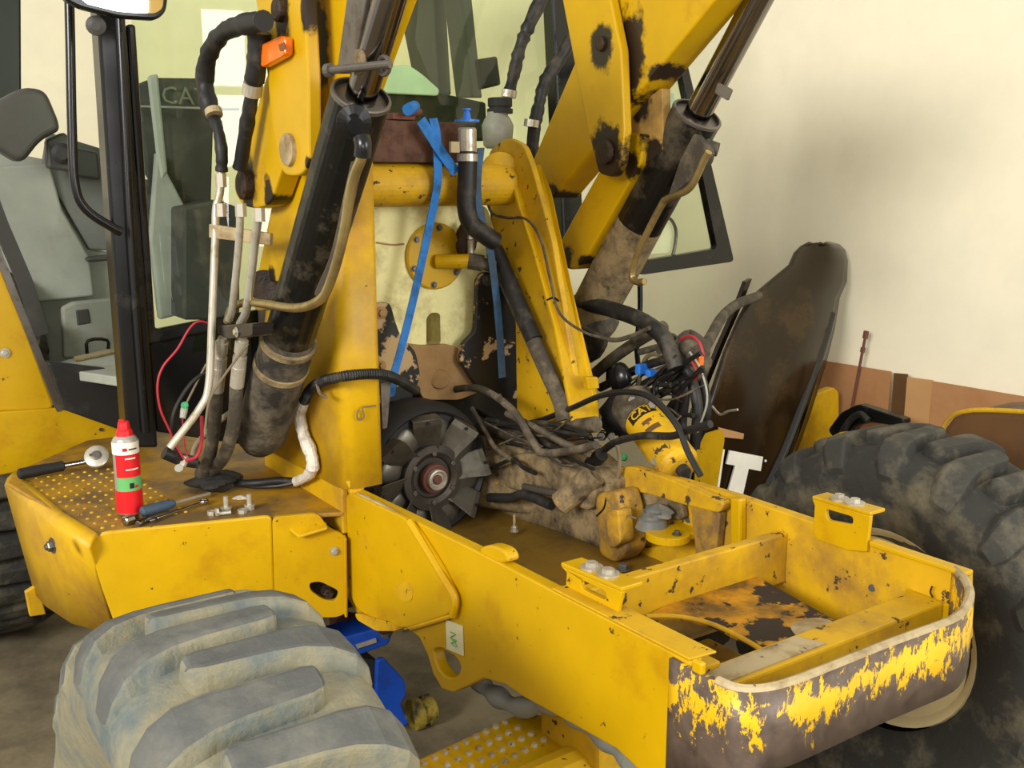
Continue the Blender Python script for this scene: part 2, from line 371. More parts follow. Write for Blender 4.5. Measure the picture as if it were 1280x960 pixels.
# near rail
hole = rnd([(541, 812), (550, 809), (572, 822), (577, 836), (570, 848), (556, 846), (545, 832)], 8)
railpx = [(428, 607), (590, 686), (862, 827)]
rl = PP(railpx, X=XN) + [Vector((XN, P(862, 827, X=XN).y, .74))] + PP([(770, 936), (700, 897), (655, 872), (632, 856), (604, 848), (582, 859), (566, 866), (552, 861), (541, 842), (534, 818), (524, 797), (508, 784), (445, 766), (433, 745)], X=XN)
nr = mk('frame_rail', prism(rl, (.03, 0, 0), [PP(hole, X=XN)]), Y_, BL, bevel=.004)
# doubler plate and its weld ridge
dp = [(432, 613), (507, 648), (522, 664), (550, 708), (567, 742), (564, 768), (503, 787), (446, 764), (436, 740)]
mk('doubler_plate', prism(PP(rnd(dp, 12), X=XN - .014), (.014, 0, 0)), Y_, BL, bevel=.004)
mk('weld_ridge', tube(PP([(512, 652), (532, 684), (556, 724), (569, 748), (566, 770)], X=XN - .014), .009, n=8), Y_, BL, smooth=True)
mk('weld_seam', tube(PP([(564, 770), (535, 779), (505, 788)], X=XN - .012), .005, n=6), M['yellow_dirty'], BL, smooth=True)
mk('chipped_edge', tube(PP([(448, 619), (480, 634), (506, 648)], X=XN - .004), .0075, n=6, wob=.5), M['bare'], BL, smooth=True)
mk('rail_tab', prism(PP(rnd([(598, 702), (600, 684), (612, 681), (630, 687), (637, 704)], 9), X=XN + .005), (.03, 0, 0)), Y_, BL, bevel=.006)
mk('grease_patch', prism(PP(rnd([(492, 735), (505, 726), (516, 732), (515, 752), (500, 752)], 8), X=XN - .0155), (.002, 0, 0)), M['yellow_dirty'], BL)
stk = mk('inspection_sticker', prism(PP([(557, 774), (578, 783), (579, 820), (558, 811)], X=XN - .003), (.002, 0, 0)), M['sticker'], BL)
mk('green_mark', tube(PP([(563, 790), (569, 793), (563, 797), (570, 801), (564, 804), (571, 808), (565, 799)], X=XN - .0045), .0012, n=5), M['green'], stk)
mk('rail_bolt', lathe(P(842, 888, X=XN), P(842, 888, X=XN) - Vector((.02, 0, 0)), [(0, .011), (.004, .011), (.008, .007), (.009, .002)], 14), M['rim'], BL, smooth=True)
mk('rail_foot', prism(PP(rnd([(443, 766), (490, 779), (496, 789), (470, 789), (446, 775)], 4), X=XN - .02), (.07, 0, 0)), M['yellow_dirty'], BL, bevel=.003)
mk('foot_bolt', hexbolt(P(482, 790, X=XN), (0, 0, -1), .012, .012), M['dullsteel'], BL)
# bumper plate, bent sheet
plan = [(1.068, 1.10), (1.068, 1.05), (1.070, 1.00), (1.078, .965), (1.105, .945), (1.15, .935), (1.23, .932), (1.37, .931), (1.50, .926), (1.575, .926), (1.64, .945), (1.705, .978), (1.755, 1.02), (1.785, 1.06)]
plan = [tuple(p)[:2] for p in spline([Vector((a, b, 0)) for a, b in plan], 3)]
def bz(x, i): return .865 if x > 1.1 else .865 - (1.1 - x) * 3.2
bp = mk('bumper_plate', sheet([[(x, y, .865 - max(0, 1.105 - x) * 2.6) for x, y in plan], [(x, y, .93) for x, y in plan], [(x, y, 1.0) for x, y in plan]]), M['yellow_worn'], BL, solid=.014, smooth=True)
mk('bumper_edge', tube([(x, y + .002, 1.0) for x, y in plan[6:]], .0085, n=8, sp=False), M['bare'], bp, smooth=True)
mk('corner_strip', prism([P(864, 823, X=XN - .008), P(877, 830, X=XN - .008), Vector((XN - .008, P(877, 830, X=XN - .008).y, .74)), Vector((XN - .008, P(864, 823, X=XN - .008).y, .74))], (.012, 0, 0)), Y_, BL, bevel=.004)
mk('rail_cap', prism([P(690, 737, X=XN), P(862, 826, X=XN), P(862, 826, X=XN) + Vector((.06, 0, -.004)), P(690, 737, X=XN) + Vector((.06, 0, -.004))], (0, 0, .004)), M['yellow_dirty'], BL, bevel=.0015)
# far rail
fr = [P(768, 590, X=XF), P(790, 583, X=XF), P(920, 620, X=XF), P(1020, 654, X=XF), P(1206, 718, X=XF), P(1206, 800, X=XF), Vector((XF, 1.04, .82)), Vector((XF, 2.2, .72)), P(752, 690, X=XF), P(757, 610, X=XF)]
mk('frame_rail', prism(fr, (.03, 0, 0)), M['yellow_dirty'], BL, bevel=.004)
mk('rail_step', prism(PP([(1086, 676), (1206, 716), (1206, 722), (1086, 683)], X=XF - .012), (.03, 0, 0)), Y_, BL, bevel=.003)
mk('rail_gusset', prism(PP([(912, 622), (925, 624), (925, 715), (912, 706)], X=XF - .025), (.025, 0, 0)), Y_, BL, bevel=.006)
for px_ in ((841, 655), (860, 650), (1090, 735)): mk('rail_hole', cyl(P(*px_, X=XF - .001), P(*px_, X=XF - .003), .008, n=12), M['printdark'], BL)
# lifting brackets on both rails
def bracket(x, px, hp, sgn):
    b = mk('lift_bracket', prism(PP(px, X=x), (.01, 0, 0), [PP(rnd(hp, 5), X=x)]), Y_, BL, bevel=.002)
    a, c = P(*px[0], X=x), P(*px[1], X=x)
    mk('top_flange', prism([a, c, c + Vector((.05, 0, 0)), a + Vector((.05, 0, 0))], (0, 0, .008)), Y_, b, bevel=.002)
    for t in (.35, .62):
        q = a.lerp(c, t) + Vector((.025, 0, .008))
        mk('bolt', join(cyl(q, q + Vector((0, 0, .004)), .021, n=18), lathe(q, q + Vector((0, 0, .012)), [(.004, .012), (.012, .011)], 6)), M['steel'], b)
bracket(1.10, [(701, 708), (777, 740), (770, 772), (764, 773), (727, 752), (706, 744), (708, 716)], [(725, 724), (757, 739), (757, 751), (727, 736)], 1)
bracket(XF - .012, [(1015, 624), (1088, 645), (1083, 690), (1060, 688), (1022, 675), (1016, 668), (1018, 632)], [(1032, 636), (1066, 646), (1066, 656), (1034, 650)], 1)
# cross members and trays
a, b = P(785, 748, Y=1.47), P(925, 690, Y=1.47)
mk('cross_member', box(((XN + XF) / 2 + .015, 1.485, .895), (XF - XN - .03, .03, .12)), M['yellow_dirty'], BL, bevel=.004)
tray = PP([(806, 770), (925, 708), (1046, 776), (1035, 800), (958, 816), (930, 800), (890, 781), (850, 772)], Z=.872)
mk('tray_floor', prism(tray, (0, 0, -.008)), M['rusty'], BL, bevel=.002)
mk('tray_lip', tube(PP([(808, 770), (850, 771), (890, 780), (930, 799), (958, 816)], Z=.874), .005, n=8), M['yellow_dirty'], BL, smooth=True)
mk('front_cross_member', box((1.445, 1.10, .885), (.64, .07, .10)), M['yellow_dirty'], BL, bevel=.005)
mk('worn_top', prism([(1.125, 1.075, .935), (1.42, 1.075, .935), (1.40, 1.125, .935), (1.125, 1.125, .935)], (0, 0, .003)), M['bare'], BL)
mk('worn_patch', prism(PP(rnd([(985, 780), (1020, 772), (1045, 778), (1030, 796), (995, 797)], 10), Z=.8735), (0, 0, .002)), M['bare'], BL)
mk('rail_ledge', box((1.135, 1.28, .955), (.09, .36, .012)), M['yellow_dirty'], BL, bevel=.003)
mk('corner_gusset', prism([(XF, 1.06, .87), (XF, 1.16, .87), (XF - .06, 1.13, .87), (XF - .06, 1.09, .87)], (0, 0, .06)), Y_, BL, bevel=.004)
mk('split_pin_ring', join(tube([P(1163 + 5 * math.cos(t), 758 + 9 * math.sin(t), X=XF - .016) for t in [i * .63 for i in range(11)]], .002, n=6, k=2), tube(PP([(1165, 733), (1163, 740), (1166, 747)], X=XF - .016), .002, n=6)), M['grease'], BL)
mk('engine_bay_pan', prism([(XN + .03, 1.5, .76), (XF, 1.5, .76), (XF, 2.62, .74), (XN + .03, 2.62, .74)], (0, 0, -.008)), M['pan'], BL)
# front axle step with tread studs and grey conduit
stz = .60
sp_ = PP([(500, 975), (520, 948), (640, 893), (672, 890), (745, 915), (770, 990)], Z=stz)
fs = mk('front_step', prism(sp_, (0, 0, -.05)), Y_, BL, bevel=.012)
a, b, c = P(530, 955, Z=stz), P(632, 903, Z=stz), P(585, 985, Z=stz)
g = cyl((0, 0, 0), (0, 0, .006), .009, .006, n=8)
stud0 = None
for i in range(9):
    for j in range(4):
        q = a + (b - a) * (i / 8) + (c - a) * (j / 3.4)
        if stud0 is None:
            stud0 = mk('tread_stud', ([v + q for v in g[0]], g[1]), M['bare'], fs); base = q; s = stud0
        else:
            s = stud0.copy(); COL.objects.link(s); s.location = stud0.location + (q - base)
cn = tube(PP([(596, 848), (618, 868), (650, 884), (690, 880), (720, 895), (760, 925), (790, 950)], X=1.13), lambda t: .02 + .004 * math.sin(t * 40), n=12)
mk('conduit', cn, M['conduit'], BL, smooth=True)
# ------------------------------------------------------------------ wheels
def wheel(c, R, W, nl, tm, mm, sx, lugs=True, lh=.035, rimr=.255, ro=(0, 0, 0)):
    c = Vector(c); u = Vector((1, 0, 0))
    prof = []
    for s, r in ((-.36, rimr / R), (-.44, .62), (-.50, .76), (-.485, .85), (-.43, .905), (-.34, .93), (-.15, .935), (0, .935), (.15, .935), (.34, .93), (.43, .905), (.485, .85), (.50, .76), (.44, .62), (.36, rimr / R)):
        prof.append(((s + .5) * W, r * R))
    g = lathe(c - u * W / 2, c + u * W / 2, prof, 64)
    g = (g[0], g[1][:-2])
    t = mk('tyre', g, mm, BL, smooth=True)
    # rim: dished lathe
    rp = [(0.02, rimr * 1.02), (0, rimr), (.01, rimr * .93), (.05, rimr * .86), (.09, rimr * .82), (.11, rimr * .5), (.10, rimr * .25), (.04, rimr * .22), (.03, .01)]
    e = c + u * sx * (W / 2 - .035) + Vector(ro)
    mk('wheel_rim', lathe(e, e - u * sx, rp, 40), M['rim'], BL, smooth=True)
    mk('wheel_hub', lathe(e - u * sx * .1, e, [(0, rimr * .6), (.08, rimr * .55), (.09, rimr * .3)], 20), M['yellow_dirty'], BL, smooth=True)
    for k in range(8):
        an = k * math.pi / 4; q = e - u * sx * .105 + Vector((0, math.cos(an), math.sin(an))) * rimr * .68
        mk('wheel_nut', hexbolt(q, u * sx, .012, .014, False), M['dullsteel'], BL)
    if not lugs: return t
    def lug(sd):
        secs = []
        # s: axial -.05..; phi skew
        for s, rr, wd in ((-.23, .99, .55), (-.205, 1.0, .82), (-.16, 1.0, .98), (-.05, 1.0, 1.0), (.10, 1.0, 1.05), (.22, .997, 1.18), (.33, .987, 1.35), (.42, .96, 1.45), (.475, .91, 1.4), (.505, .84, 1.1)):
            secs.append((s, rr, wd))
        V, Fc = [], []
        hw = math.pi * R / nl * .33
        for s, rr, wd in secs:
            ph = (s + .05) * .03 * W / R + max(0, s - .2) ** 2 * .9 * W / R
            x = sd * s * W
            for k, (dw, top) in enumerate(((-1.5, 0), (-.85, 1), (.85, 1), (1.5, 0))):
                a = ph + dw * hw * wd / R
                r_ = rr * R if top else (rr * R - lh - .012)
                V.append(Vector((x - (0 if top else sd * .012 * (s > .4)), -math.sin(a) * r_, math.cos(a) * r_)))
        n = len(secs)
        for i in range(n - 1):
            for j in range(3): Fc.append([i * 4 + j, i * 4 + j + 1, i * 4 + 5 + j, i * 4 + 4 + j])
        Fc += [[0, 1, 2, 3], [4 * n - 4, 4 * n - 3, 4 * n - 2, 4 * n - 1]]
        return V, Fc
    for sd, off in ((-1, 0), (1, .5)):
        V, Fc = lug(sd)
        me = bpy.data.meshes.new('lug'); me.from_pydata(V, [], Fc); me.materials.append(tm); me.materials.append(mm)
        for p_ in me.polygons: p_.material_index = 0 if (p_.index < 27 and p_.index % 3 == 1) else 1
        bm = bmesh.new(); bm.from_mesh(me); bmesh.ops.recalc_face_normals(bm, faces=bm.faces); bm.to_mesh(me); bm.free()
        for i in range(nl):
            o = bpy.data.objects.new('tread_lug', me); COL.objects.link(o); o.parent = t
            WP[o] = c; o.location = c - WP[t]; o.rotation_euler.x = 2 * math.pi * (i + off) / nl
            m = o.modifiers.new('b', 'BEVEL'); m.width = .010; m.segments = 3; m.limit_method = 'ANGLE'; m.angle_limit = .6
    return t
wheel((.445, 1.42, .57), .535, .37, 18, M['tyre'], M['mud'], -1)
wheel((2.36, 1.53, .57), .535, .37, 18, M['tyre2'], M['mud2'], -1, rimr=.262, ro=(0, -.03, .03))
wheel((.43, 4.28, .77), .74, .44, 20, M['tyre2'], M['mud2'], -1, rimr=.36)
wheel((2.43, 4.28, .77), .74, .44, 20, M['tyre2'], M['mud2'], 1, lugs=False, rimr=.36)  # unseen far rear wheel, added to block light under the machine
mk('unseen_belly_block', prism([(1.15, 2.75, .42), (1.15, 4.2, .40), (1.15, 4.2, .85), (1.15, 2.75, .80)], (.58, 0, 0)), M['grease'], BL, bevel=.04, bseg=3)  # unseen belly block, added to darken the floor below
mk('unseen_tank_block', box((.80, 3.0, .66), (.46, .7, .40)), M['matblack'], BL, bevel=.05, bseg=3)  # unseen block below the platform, added to keep skylight off the floor
mk('rear_axle', cyl((.6, 4.28, .77), (2.26, 4.28, .77), .12, n=20), M['yellow_grimy'], BL)
mk('front_axle', join(cyl((.62, 1.45, .55), (2.2, 1.5, .55), .07), box((1.42, 1.5, .58), (.5, .2, .2))), M['yellow_dirty'], BL, bevel=.01)
# ------------------------------------------------------------------ platform (step box)
SZ = .92
top = PP([(112, 668), (50, 628), (8, 603), (22, 588), (150, 532), (330, 545), (428, 607), (430, 640), (345, 645)], Z=SZ)
pb = mk('platform_top', prism(top, (0, 0, -.012)), M['tread'], BL, bevel=.004)
def at(x, y, z=SZ): return P(x, y, Z=z)
A, B, C_ = at(112, 668), at(345, 645), at(430, 640)
fpl = [P(108, 672, Y=A.y), None]
def fp(x, y):           # the slightly skewed front plane through A and C_
    d = (C_ - A); nrm = Vector((d.y, -d.x, 0)).normalized()
    r = FW + RT * ((x - CX) / FPX) - UP * ((y - CY) / FPX)
    return CAM + r * ((A - CAM).dot(nrm) / r.dot(nrm)), nrm
front = [fp(x, y)[0] for x, y in rnd([(108, 676), (128, 665), (340, 644), (344, 760), (390, 772), (385, 800), (150, 800), (128, 740)], 9)]
nf = fp(100, 700)[1]
mk('platform_front_panel', prism(front, -nf * .012), Y_, BL, bevel=.006)
fl2 = [fp(x, y)[0] + nf * .004 for x, y in rnd([(340, 646), (398, 641), (410, 660), (432, 668), (433, 766), (420, 771), (344, 771)], 9)]
hl = [fp(x, y)[0] + nf * .004 for x, y in rnd([(386, 728), (400, 726), (424, 738), (420, 751), (404, 749), (388, 738)], 6)]
er = mk('platform_end_plate', prism(fl2, -nf * .014, [hl]), Y_, BL, bevel=.004)
mk('folded_lip', prism([fp(360, 663)[0], fp(408, 656)[0], fp(408, 656)[0] + nf * .03 + Vector((0, 0, -.004)), fp(372, 667)[0] + nf * .03 + Vector((0, 0, -.004))], (0, 0, .008)), Y_, er, bevel=.003)
mk('side_lip', prism([fp(432, 668)[0], fp(433, 766)[0], fp(433, 766)[0] + nf * .03, fp(432, 668)[0] + nf * .03], (-.008, 0, 0)), Y_, er, bevel=.003)
mk('bolt', hexbolt(fp(418, 688)[0] + nf * .005, nf, .008, .008), M['steel'], er)
mk('through_bolt', hexbolt(fp(411, 743)[0] - nf * .02, nf, .014, .02), M['grease'], er)
# rolled side panel of the platform
def side(t, px): return P(*px, Z=t)
r1 = [P(x, y, Z=SZ) for x, y in ((20, 590), (45, 612), (80, 642), (122, 668))]
r2 = [P(x, y, Z=SZ - .025) for x, y in ((8, 607), (35, 630), (70, 660), (112, 686))]
r3 = [P(x, y, Z=.60) for x, y in ((46, 742), (60, 757), (92, 778), (146, 792))]
ro = [r1[i] * .25 + r2[i] * .75 + Vector((0, 0, .008)) for i in range(4)]
mk('platform_side_panel', sheet([r1, ro, r2, [a.lerp(b, .5) for a, b in zip(r2, r3)], r3]), M['yellow_tower'], BL, solid=.012, smooth=True)
mk('side_bracket', prism([P(x, y, Y=3.0) for x, y in [(30, 738), (46, 728), (56, 765), (36, 768)]], (0, -.02, 0)), M['yellow_tower'], BL, bevel=.003)
mk('side_clamp', hexbolt(P(66, 682, X=.395), (-1, -.2, 0), .013, .012, shank=.006), M['dullsteel'], BL)
# tread studs on the platform: small raised dots, joined
gs = []
for i in range(13):
    for j in range(9):
        q = at(30, 600).lerp(at(128, 660), i / 12).lerp(at(150, 585).lerp(at(232, 640), i / 12), j / 8)
        gs.append(cyl(q, q + Vector((0, 0, .003)), .006, .0035, n=6))
s_ = mk('tread_studs', join(*gs), M['yellow_dirty'], pb); s_['kind'] = 'stuff'
mk('platform_riser', prism(PP([(0, 515), (76, 510), (150, 532), (152, 545), (22, 590), (-30, 600), (-30, 516)], Y=3.42), (0, .02, 0)), Y_, BL, bevel=.004)
mk('screw_hole', cyl(P(126, 537, Y=3.415), P(126, 537, Y=3.425), .006, n=10), M['printdark'], BL)
mk('screw_hole', cyl(P(128, 553, Y=3.415), P(128, 553, Y=3.425), .006, n=10), M['printdark'], BL)
# ------------------------------------------------------------------ near tower: bent plate
def loft(secs, k=5):
    return sheet([[tuple(p) for p in spline([Vector((x, y, z)) for x, y in s], k)] for z, s in secs])
tw = mk('tower_plate', loft([(.985, [(1.145, 2.262), (1.10, 2.258), (1.062, 2.265), (1.045, 2.30), (1.04, 2.5), (1.03, 2.8)]),
                   (1.35, [(1.15, 2.275), (1.10, 2.275), (1.065, 2.285), (1.052, 2.33), (1.05, 2.5), (1.05, 2.76)]),
                   (1.82, [(1.162, 2.30), (1.12, 2.305), (1.09, 2.32), (1.08, 2.37), (1.08, 2.5), (1.09, 2.66)])]), M['yellow_tower'], BL, solid=.014, smooth=True)
mk('tower_foot', prism([(1.045, 2.285, .86), (1.045, 2.82, .86), (1.045, 2.82, 1.0), (1.045, 2.285, 1.0)], (.02, 0, 0)), M['yellow_tower'], BL, bevel=.004)
mk('wire_clip', tube(PP([(448, 512), (446, 520), (450, 525), (455, 520), (453, 510), (462, 508), (470, 507)], Y=2.25), .0022, n=6), M['brownwire'], BL)
mk('flange_wedge', prism(PP([(433, 602), (463, 598), (455, 612), (440, 620)], Y=2.26), (0, .02, 0)), M['yellow_dirty'], BL, bevel=.003)
mk('galvanised_strip', prism(PP([(476, 480), (489, 476), (484, 535), (478, 536)], Y=2.34), (0, .004, 0)), M['dullsteel'], BL)
# far tower
ft = [(609, 222), (611, 188), (634, 171), (654, 181), (664, 206), (690, 300), (725, 515), (716, 548), (646, 536), (644, 400), (614, 300)]
mk('tower_plate', prism(PP(rnd(ft, 8), X=1.735), (.02, 0, 0)), M['yellow_dirty'], BL, bevel=.004)
ff = [P(640, 220, Y=2.51), P(676, 205, Y=2.53), P(690, 240, Y=2.47), P(718, 370, Y=2.32), P(747, 492, Y=2.19), P(752, 540, Y=2.14), P(720, 545, Y=2.14), P(694, 410, Y=2.28), P(666, 310, Y=2.39), P(650, 262, Y=2.45)]
mk('tower_flange', prism(ff, (0, .015, 0)), Y_, BL, bevel=.004)
mk('tower_head', lathe(P(625, 215, X=1.70), P(625, 215, X=1.82), [(0, .05), (.005, .058), (.06, .058)], 24), M['yellow_dirty'], BL, smooth=True)
mk('tower_clip', prism(PP([(727, 470), (742, 470), (744, 484), (730, 486)], Y=2.17), (0, -.02, 0)), Y_, BL, bevel=.003)
mk('tower_bolt', hexbolt(P(643, 347, X=1.732), (-1, 0, 0), .01, .008), M['steel'], BL)
# cross tube between the towers
c0 = P(520, 231, Y=2.55)
mk('cross_tube', cyl((1.12, 2.55, c0.z), (1.735, 2.55, c0.z), .06, n=28), M['yellow_dirty'], BL, smooth=False, bevel=.003)
# ------------------------------------------------------------------ loader arms, levers
def bar(name, px, X, th, m, par=BL, bev=.005, r=0, holes=()):
    return mk(name, prism(PP(rnd(px, r) if r else px, X=X), (th, 0, 0), [PP(h, X=X) for h in holes]), m, par, bevel=bev)
def pinboss(X, px, r, L, mt, par, ring=None):
    p = P(*px, X=X)
    if ring: mk('pin_ring', lathe(p, p - Vector((1, 0, 0)), [(0, r * 1.25), (.01, r * 1.25), (.013, r * 1.12)], 22), ring, par, smooth=True)
    return mk('pivot_pin', lathe(p, p - Vector((1, 0, 0)), [(0, r), (L * .8, r), (L, r * .8)], 22), mt, par)
def gm(nm, st, **k): return mat(nm, YB, .4, dirt=.14, dcol=(170, 120, 14), dscale=5, chip=.07, ccol=(70, 48, 20), cscale=30, var=.08, stains=[(tuple(P(a, b, X=X)), r, d) for a, b, X, r, d in st], **k)
M['g_lever'] = gm('greasy_lever_paint', [(352, 16, .885, .044, 1.5), (384, 205, .885, .012, 1.5), (380, 10, .885, .02, 2.5)])
M['g_link'] = gm('greasy_link_paint', [(310, 232, .90, .062, 1.1), (336, 244, .90, .03, 1.6)])
M['g_arm'] = gm('greasy_arm_paint', [(400, 55, .955, .05, 2.2), (340, 345, .955, .03, 1)])
M['g_lever2'] = gm('greasy_lever_paint', [(752, 58, 1.84, .052, 1.4), (758, 188, 1.84, .078, 1.0), (756, 212, 1.84, .07, 1)])
M['g_arm2'] = gm('greasy_arm_paint', [(788, 72, 1.88, .062, 2.2), (690, 245, 1.88, .04, 1), (830, 95, 1.9, .04, 1)])
M['g_inner'] = mat('greasy_tan_plate', (176, 140, 72), .6, dirt=.4, dcol=(120, 92, 52), dscale=9, stains=[(tuple(P(790, 200, X=1.93)), .06, 1), (tuple(P(815, 195, X=1.93)), .06, 1), (tuple(P(800, 130, X=1.93)), .05, 1)])
M['g_tilt'] = gm('greasy_tilt_link_paint', [(706, 325, 1.91, .045, 1.2), (812, 150, 1.91, .06, 1.4), (790, 205, 1.91, .035, 1.2), (730, 330, 1.91, .03, 1)])
bar('loader_arm', [(414, -105), (508, -105), (352, 352), (332, 352), (322, 340)], .955, .085, M['g_arm'])
lv = bar('lever_plate', [(302, -110), (330, -130), (362, -120), (378, -30), (385, 95), (386, 204), (376, 220), (354, 220), (340, 160), (333, 88)], .885, .03, M['g_lever'], r=9)
lk = bar('lever_link', [(335, 88), (352, 120), (356, 200), (338, 254), (322, 261), (303, 258), (292, 240), (294, 218), (308, 180), (327, 112)], .90, .05, M['g_link'], r=10)
pinboss(.885, (363, 187), .028, .010, M['dullsteel'], lv, M['bare'])
pinboss(.885, (352, 12), .026, .016, M['grease'], lv)
pinboss(.90, (310, 231), .036, .022, M['grease'], lk)
mk('arm_pivot', lathe(P(330, 357, X=.94), P(330, 357, X=1.04), [(0, .04), (.1, .04)], 20), M['grease'], BL)
mk('arm_pivot_bracket', prism(PP(rnd([(312, 345), (332, 336), (348, 350), (344, 385), (318, 390)], 8), X=.99), (.04, 0, 0)), M['yellow_grimy'], BL, bevel=.004)
# orange marker lamp
ml = mk('marker_lamp', prism(PP(rnd([(334, 58), (362, 45), (367, 48), (367, 70), (339, 85), (336, 82)], 4), X=.882), (-.022, 0, 0)), M['orange'], lv, bevel=.005)
mk('lamp_gap', prism(PP([(349, 56), (356, 53), (358, 61), (351, 64)], X=.859), (-.002, 0, 0)), M['lensdark'], ml)
# far side
bar('loader_arm', [(664, 205), (795, -100), (976, -100), (690, 248), (676, 240)], 1.88, .10, M['g_arm2'])
bar('tilt_link', [(697, 308), (750, 212), (780, 165), (806, 168), (800, 205), (730, 326), (716, 338), (704, 334)], 1.91, .07, M['g_tilt'], r=5)
rv = bar('lever_plate', [(684, -100), (700, -120), (735, -115), (757, -30), (776, 62), (780, 165), (775, 205), (766, 222), (748, 217), (735, 165), (716, 70)], 1.84, .03, M['g_lever2'], r=6)
mk('lever_backing_plate', prism(PP(rnd([(776, 165), (798, 132), (828, 108), (829, 190), (810, 202), (790, 214), (770, 214)], 6), X=1.93), (.03, 0, 0)), M['g_inner'], rv, bevel=.003)
pinboss(1.84, (752, 55), .02, .012, M['grease'], rv)
pinboss(1.836, (757, 190), .034, .012, M['grease'], rv)
# ------------------------------------------------------------------ lift cylinders
def lift(X, pb_, pt, prt, r, muds):
    b, t, rt_ = P(*pb_, X=X), P(*pt, X=X), P(*prt, X=X)
    d = (t - b).normalized(); L = (t - b).length; rt_ = t + d * ((rt_ - t).length * 1.7)
    c = mk('lift_cylinder', lathe(b, t, [(0, r * .72), (.02, r * .9), (.05, r), (L - .002, r), (L, r * .97), (L, r * .90), (L - .035, r * .88), (L - .036, r * .3)], 32), M['cylblack'], BL, smooth=False, bevel=.002)
    mk('piston_rod', cyl(t - d * .02, rt_, r * .52, n=28), M['rod'], c, smooth=True)
    mk('gland_ring', lathe(t, t + d, [(-.010, r * 1.0), (-.009, r * 1.02), (-.001, r * 1.02), (.001, r * .98), (.001, r * .92), (-.02, r * .91)], 32), M['dullsteel'], c)
    return c, b, t, d, L
r = .060
lc, b, t, d, L = lift(.93, (322, 556), (452, 118), (492, 0), r, 1)
mk('mud_sleeve', lathe(b + d * .02, b + d * .42, [(0, r * .9), (.03, r * 1.10), (.15, r * 1.12), (.30, r * 1.10), (.36, r * 1.09), (.40, r * 1.015)], 32), M['cylmud'], lc, smooth=True)
for s in (.30, .385): mk('cylinder_band', lathe(b + d * s, b + d * (s + .05), [(0, r * 1.09), (.003, r * 1.15), (.018, r * 1.15), (.021, r * 1.09)], 32), M['casting'], lc, smooth=True)
mk('port_boss', lathe(P(441, 150, X=.90), P(452, 172, X=.835), [(0, .030), (.022, .030), (.024, .034), (.030, .034), (.034, .018), (.07, .016)], 20), M['black'], lc)
mk('rod_cover', prism([P(*q, X=.90) for q in ((444, -80), (472, -80), (440, 92), (420, 92))], (.012, 0, 0)), M['dullsteel'], lc, bevel=.003)
q0, q1 = P(410, 88, X=.86), P(488, 84, X=.97)
q1 = P(488, 80, X=.92)
mk('locking_pin', join(cyl(q0, q1, .008, n=12), lathe(q0, q1, [(-.004, .013), (.008, .013)], 12)), M['dullsteel'], lc)
mk('pin_eye', tube([P(480 + 7 * math.cos(a), 82 + 11 * math.sin(a), X=.925) for a in [i * .7 for i in range(10)]], .005, n=8, k=2), M['dullsteel'], lc, smooth=True)
mk('pin_lug', prism(PP(rnd([(441, 62), (451, 60), (452, 90), (443, 96)], 4), X=.895), (.012, 0, 0)), M['casting'], lc, bevel=.003)
pipe = PP([(452, 190), (451, 200), (440, 230), (428, 300), (412, 355), (398, 376), (370, 385), (330, 380), (308, 378), (290, 385), (284, 402)], X=.85)
mk('hydraulic_pipe', tube(pipe, .010, n=12), M['brass'], lc, smooth=True)
mk('pipe_elbow', tube(PP([(452, 172), (454, 182), (453, 196)], X=.85), .016, n=12), M['black'], lc, smooth=True)
mk('pipe_guard', tube(PP([(446, 205), (436, 250), (420, 320), (400, 368)], X=.865), .012, n=8), M['dustyhose'], lc, smooth=True)
mk('cylinder_foot', prism(PP(rnd([(296, 545), (335, 550), (330, 565), (300, 560)], 5), X=.93), (.04, 0, 0)), M['black'], lc, bevel=.004)
rc, b, t, d, L = lift(2.0, (735, 400), (872, 142), (934, 0), .070, 1)
mk('mud_sleeve', lathe(b - d * .05, b + d * .40, [(0, .068), (.03, .072), (.30, .0725), (.44, .071)], 32), M['casting'], rc, smooth=True)
mk('port_boss', lathe(t - d * .1 + Vector((0, -.06, 0)), t - d * .1 + Vector((.05, -.12, -.02)), [(0, .03), (.03, .03), (.04, .02), (.06, .018)], 16), M['cylmud'], rc)
mk('hydraulic_pipe', tube(PP([(886, 190), (880, 200), (862, 235), (835, 248), (826, 258), (800, 310), (790, 342), (795, 352), (806, 352)], X=1.95), .010, n=12), M['brass'], rc, smooth=True)
mk('pipe_guard', prism(PP(rnd([(868, 165), (888, 190), (884, 205), (850, 235), (835, 245), (850, 200)], 6), X=1.96), (.02, 0, 0)), M['dustyhose'], rc, bevel=.006)
mk('sensor_tab', prism(PP(rnd([(897, 103), (915, 112), (909, 126), (893, 116)], 2), X=1.95), (.006, 0, 0)), M['dullsteel'], rc, bevel=.001)
mk('mounting_boss', blob(P(735, 410, X=2.0), (.07, .1, .1), 10, .3, 12), M['cylmud'], rc, smooth=True)
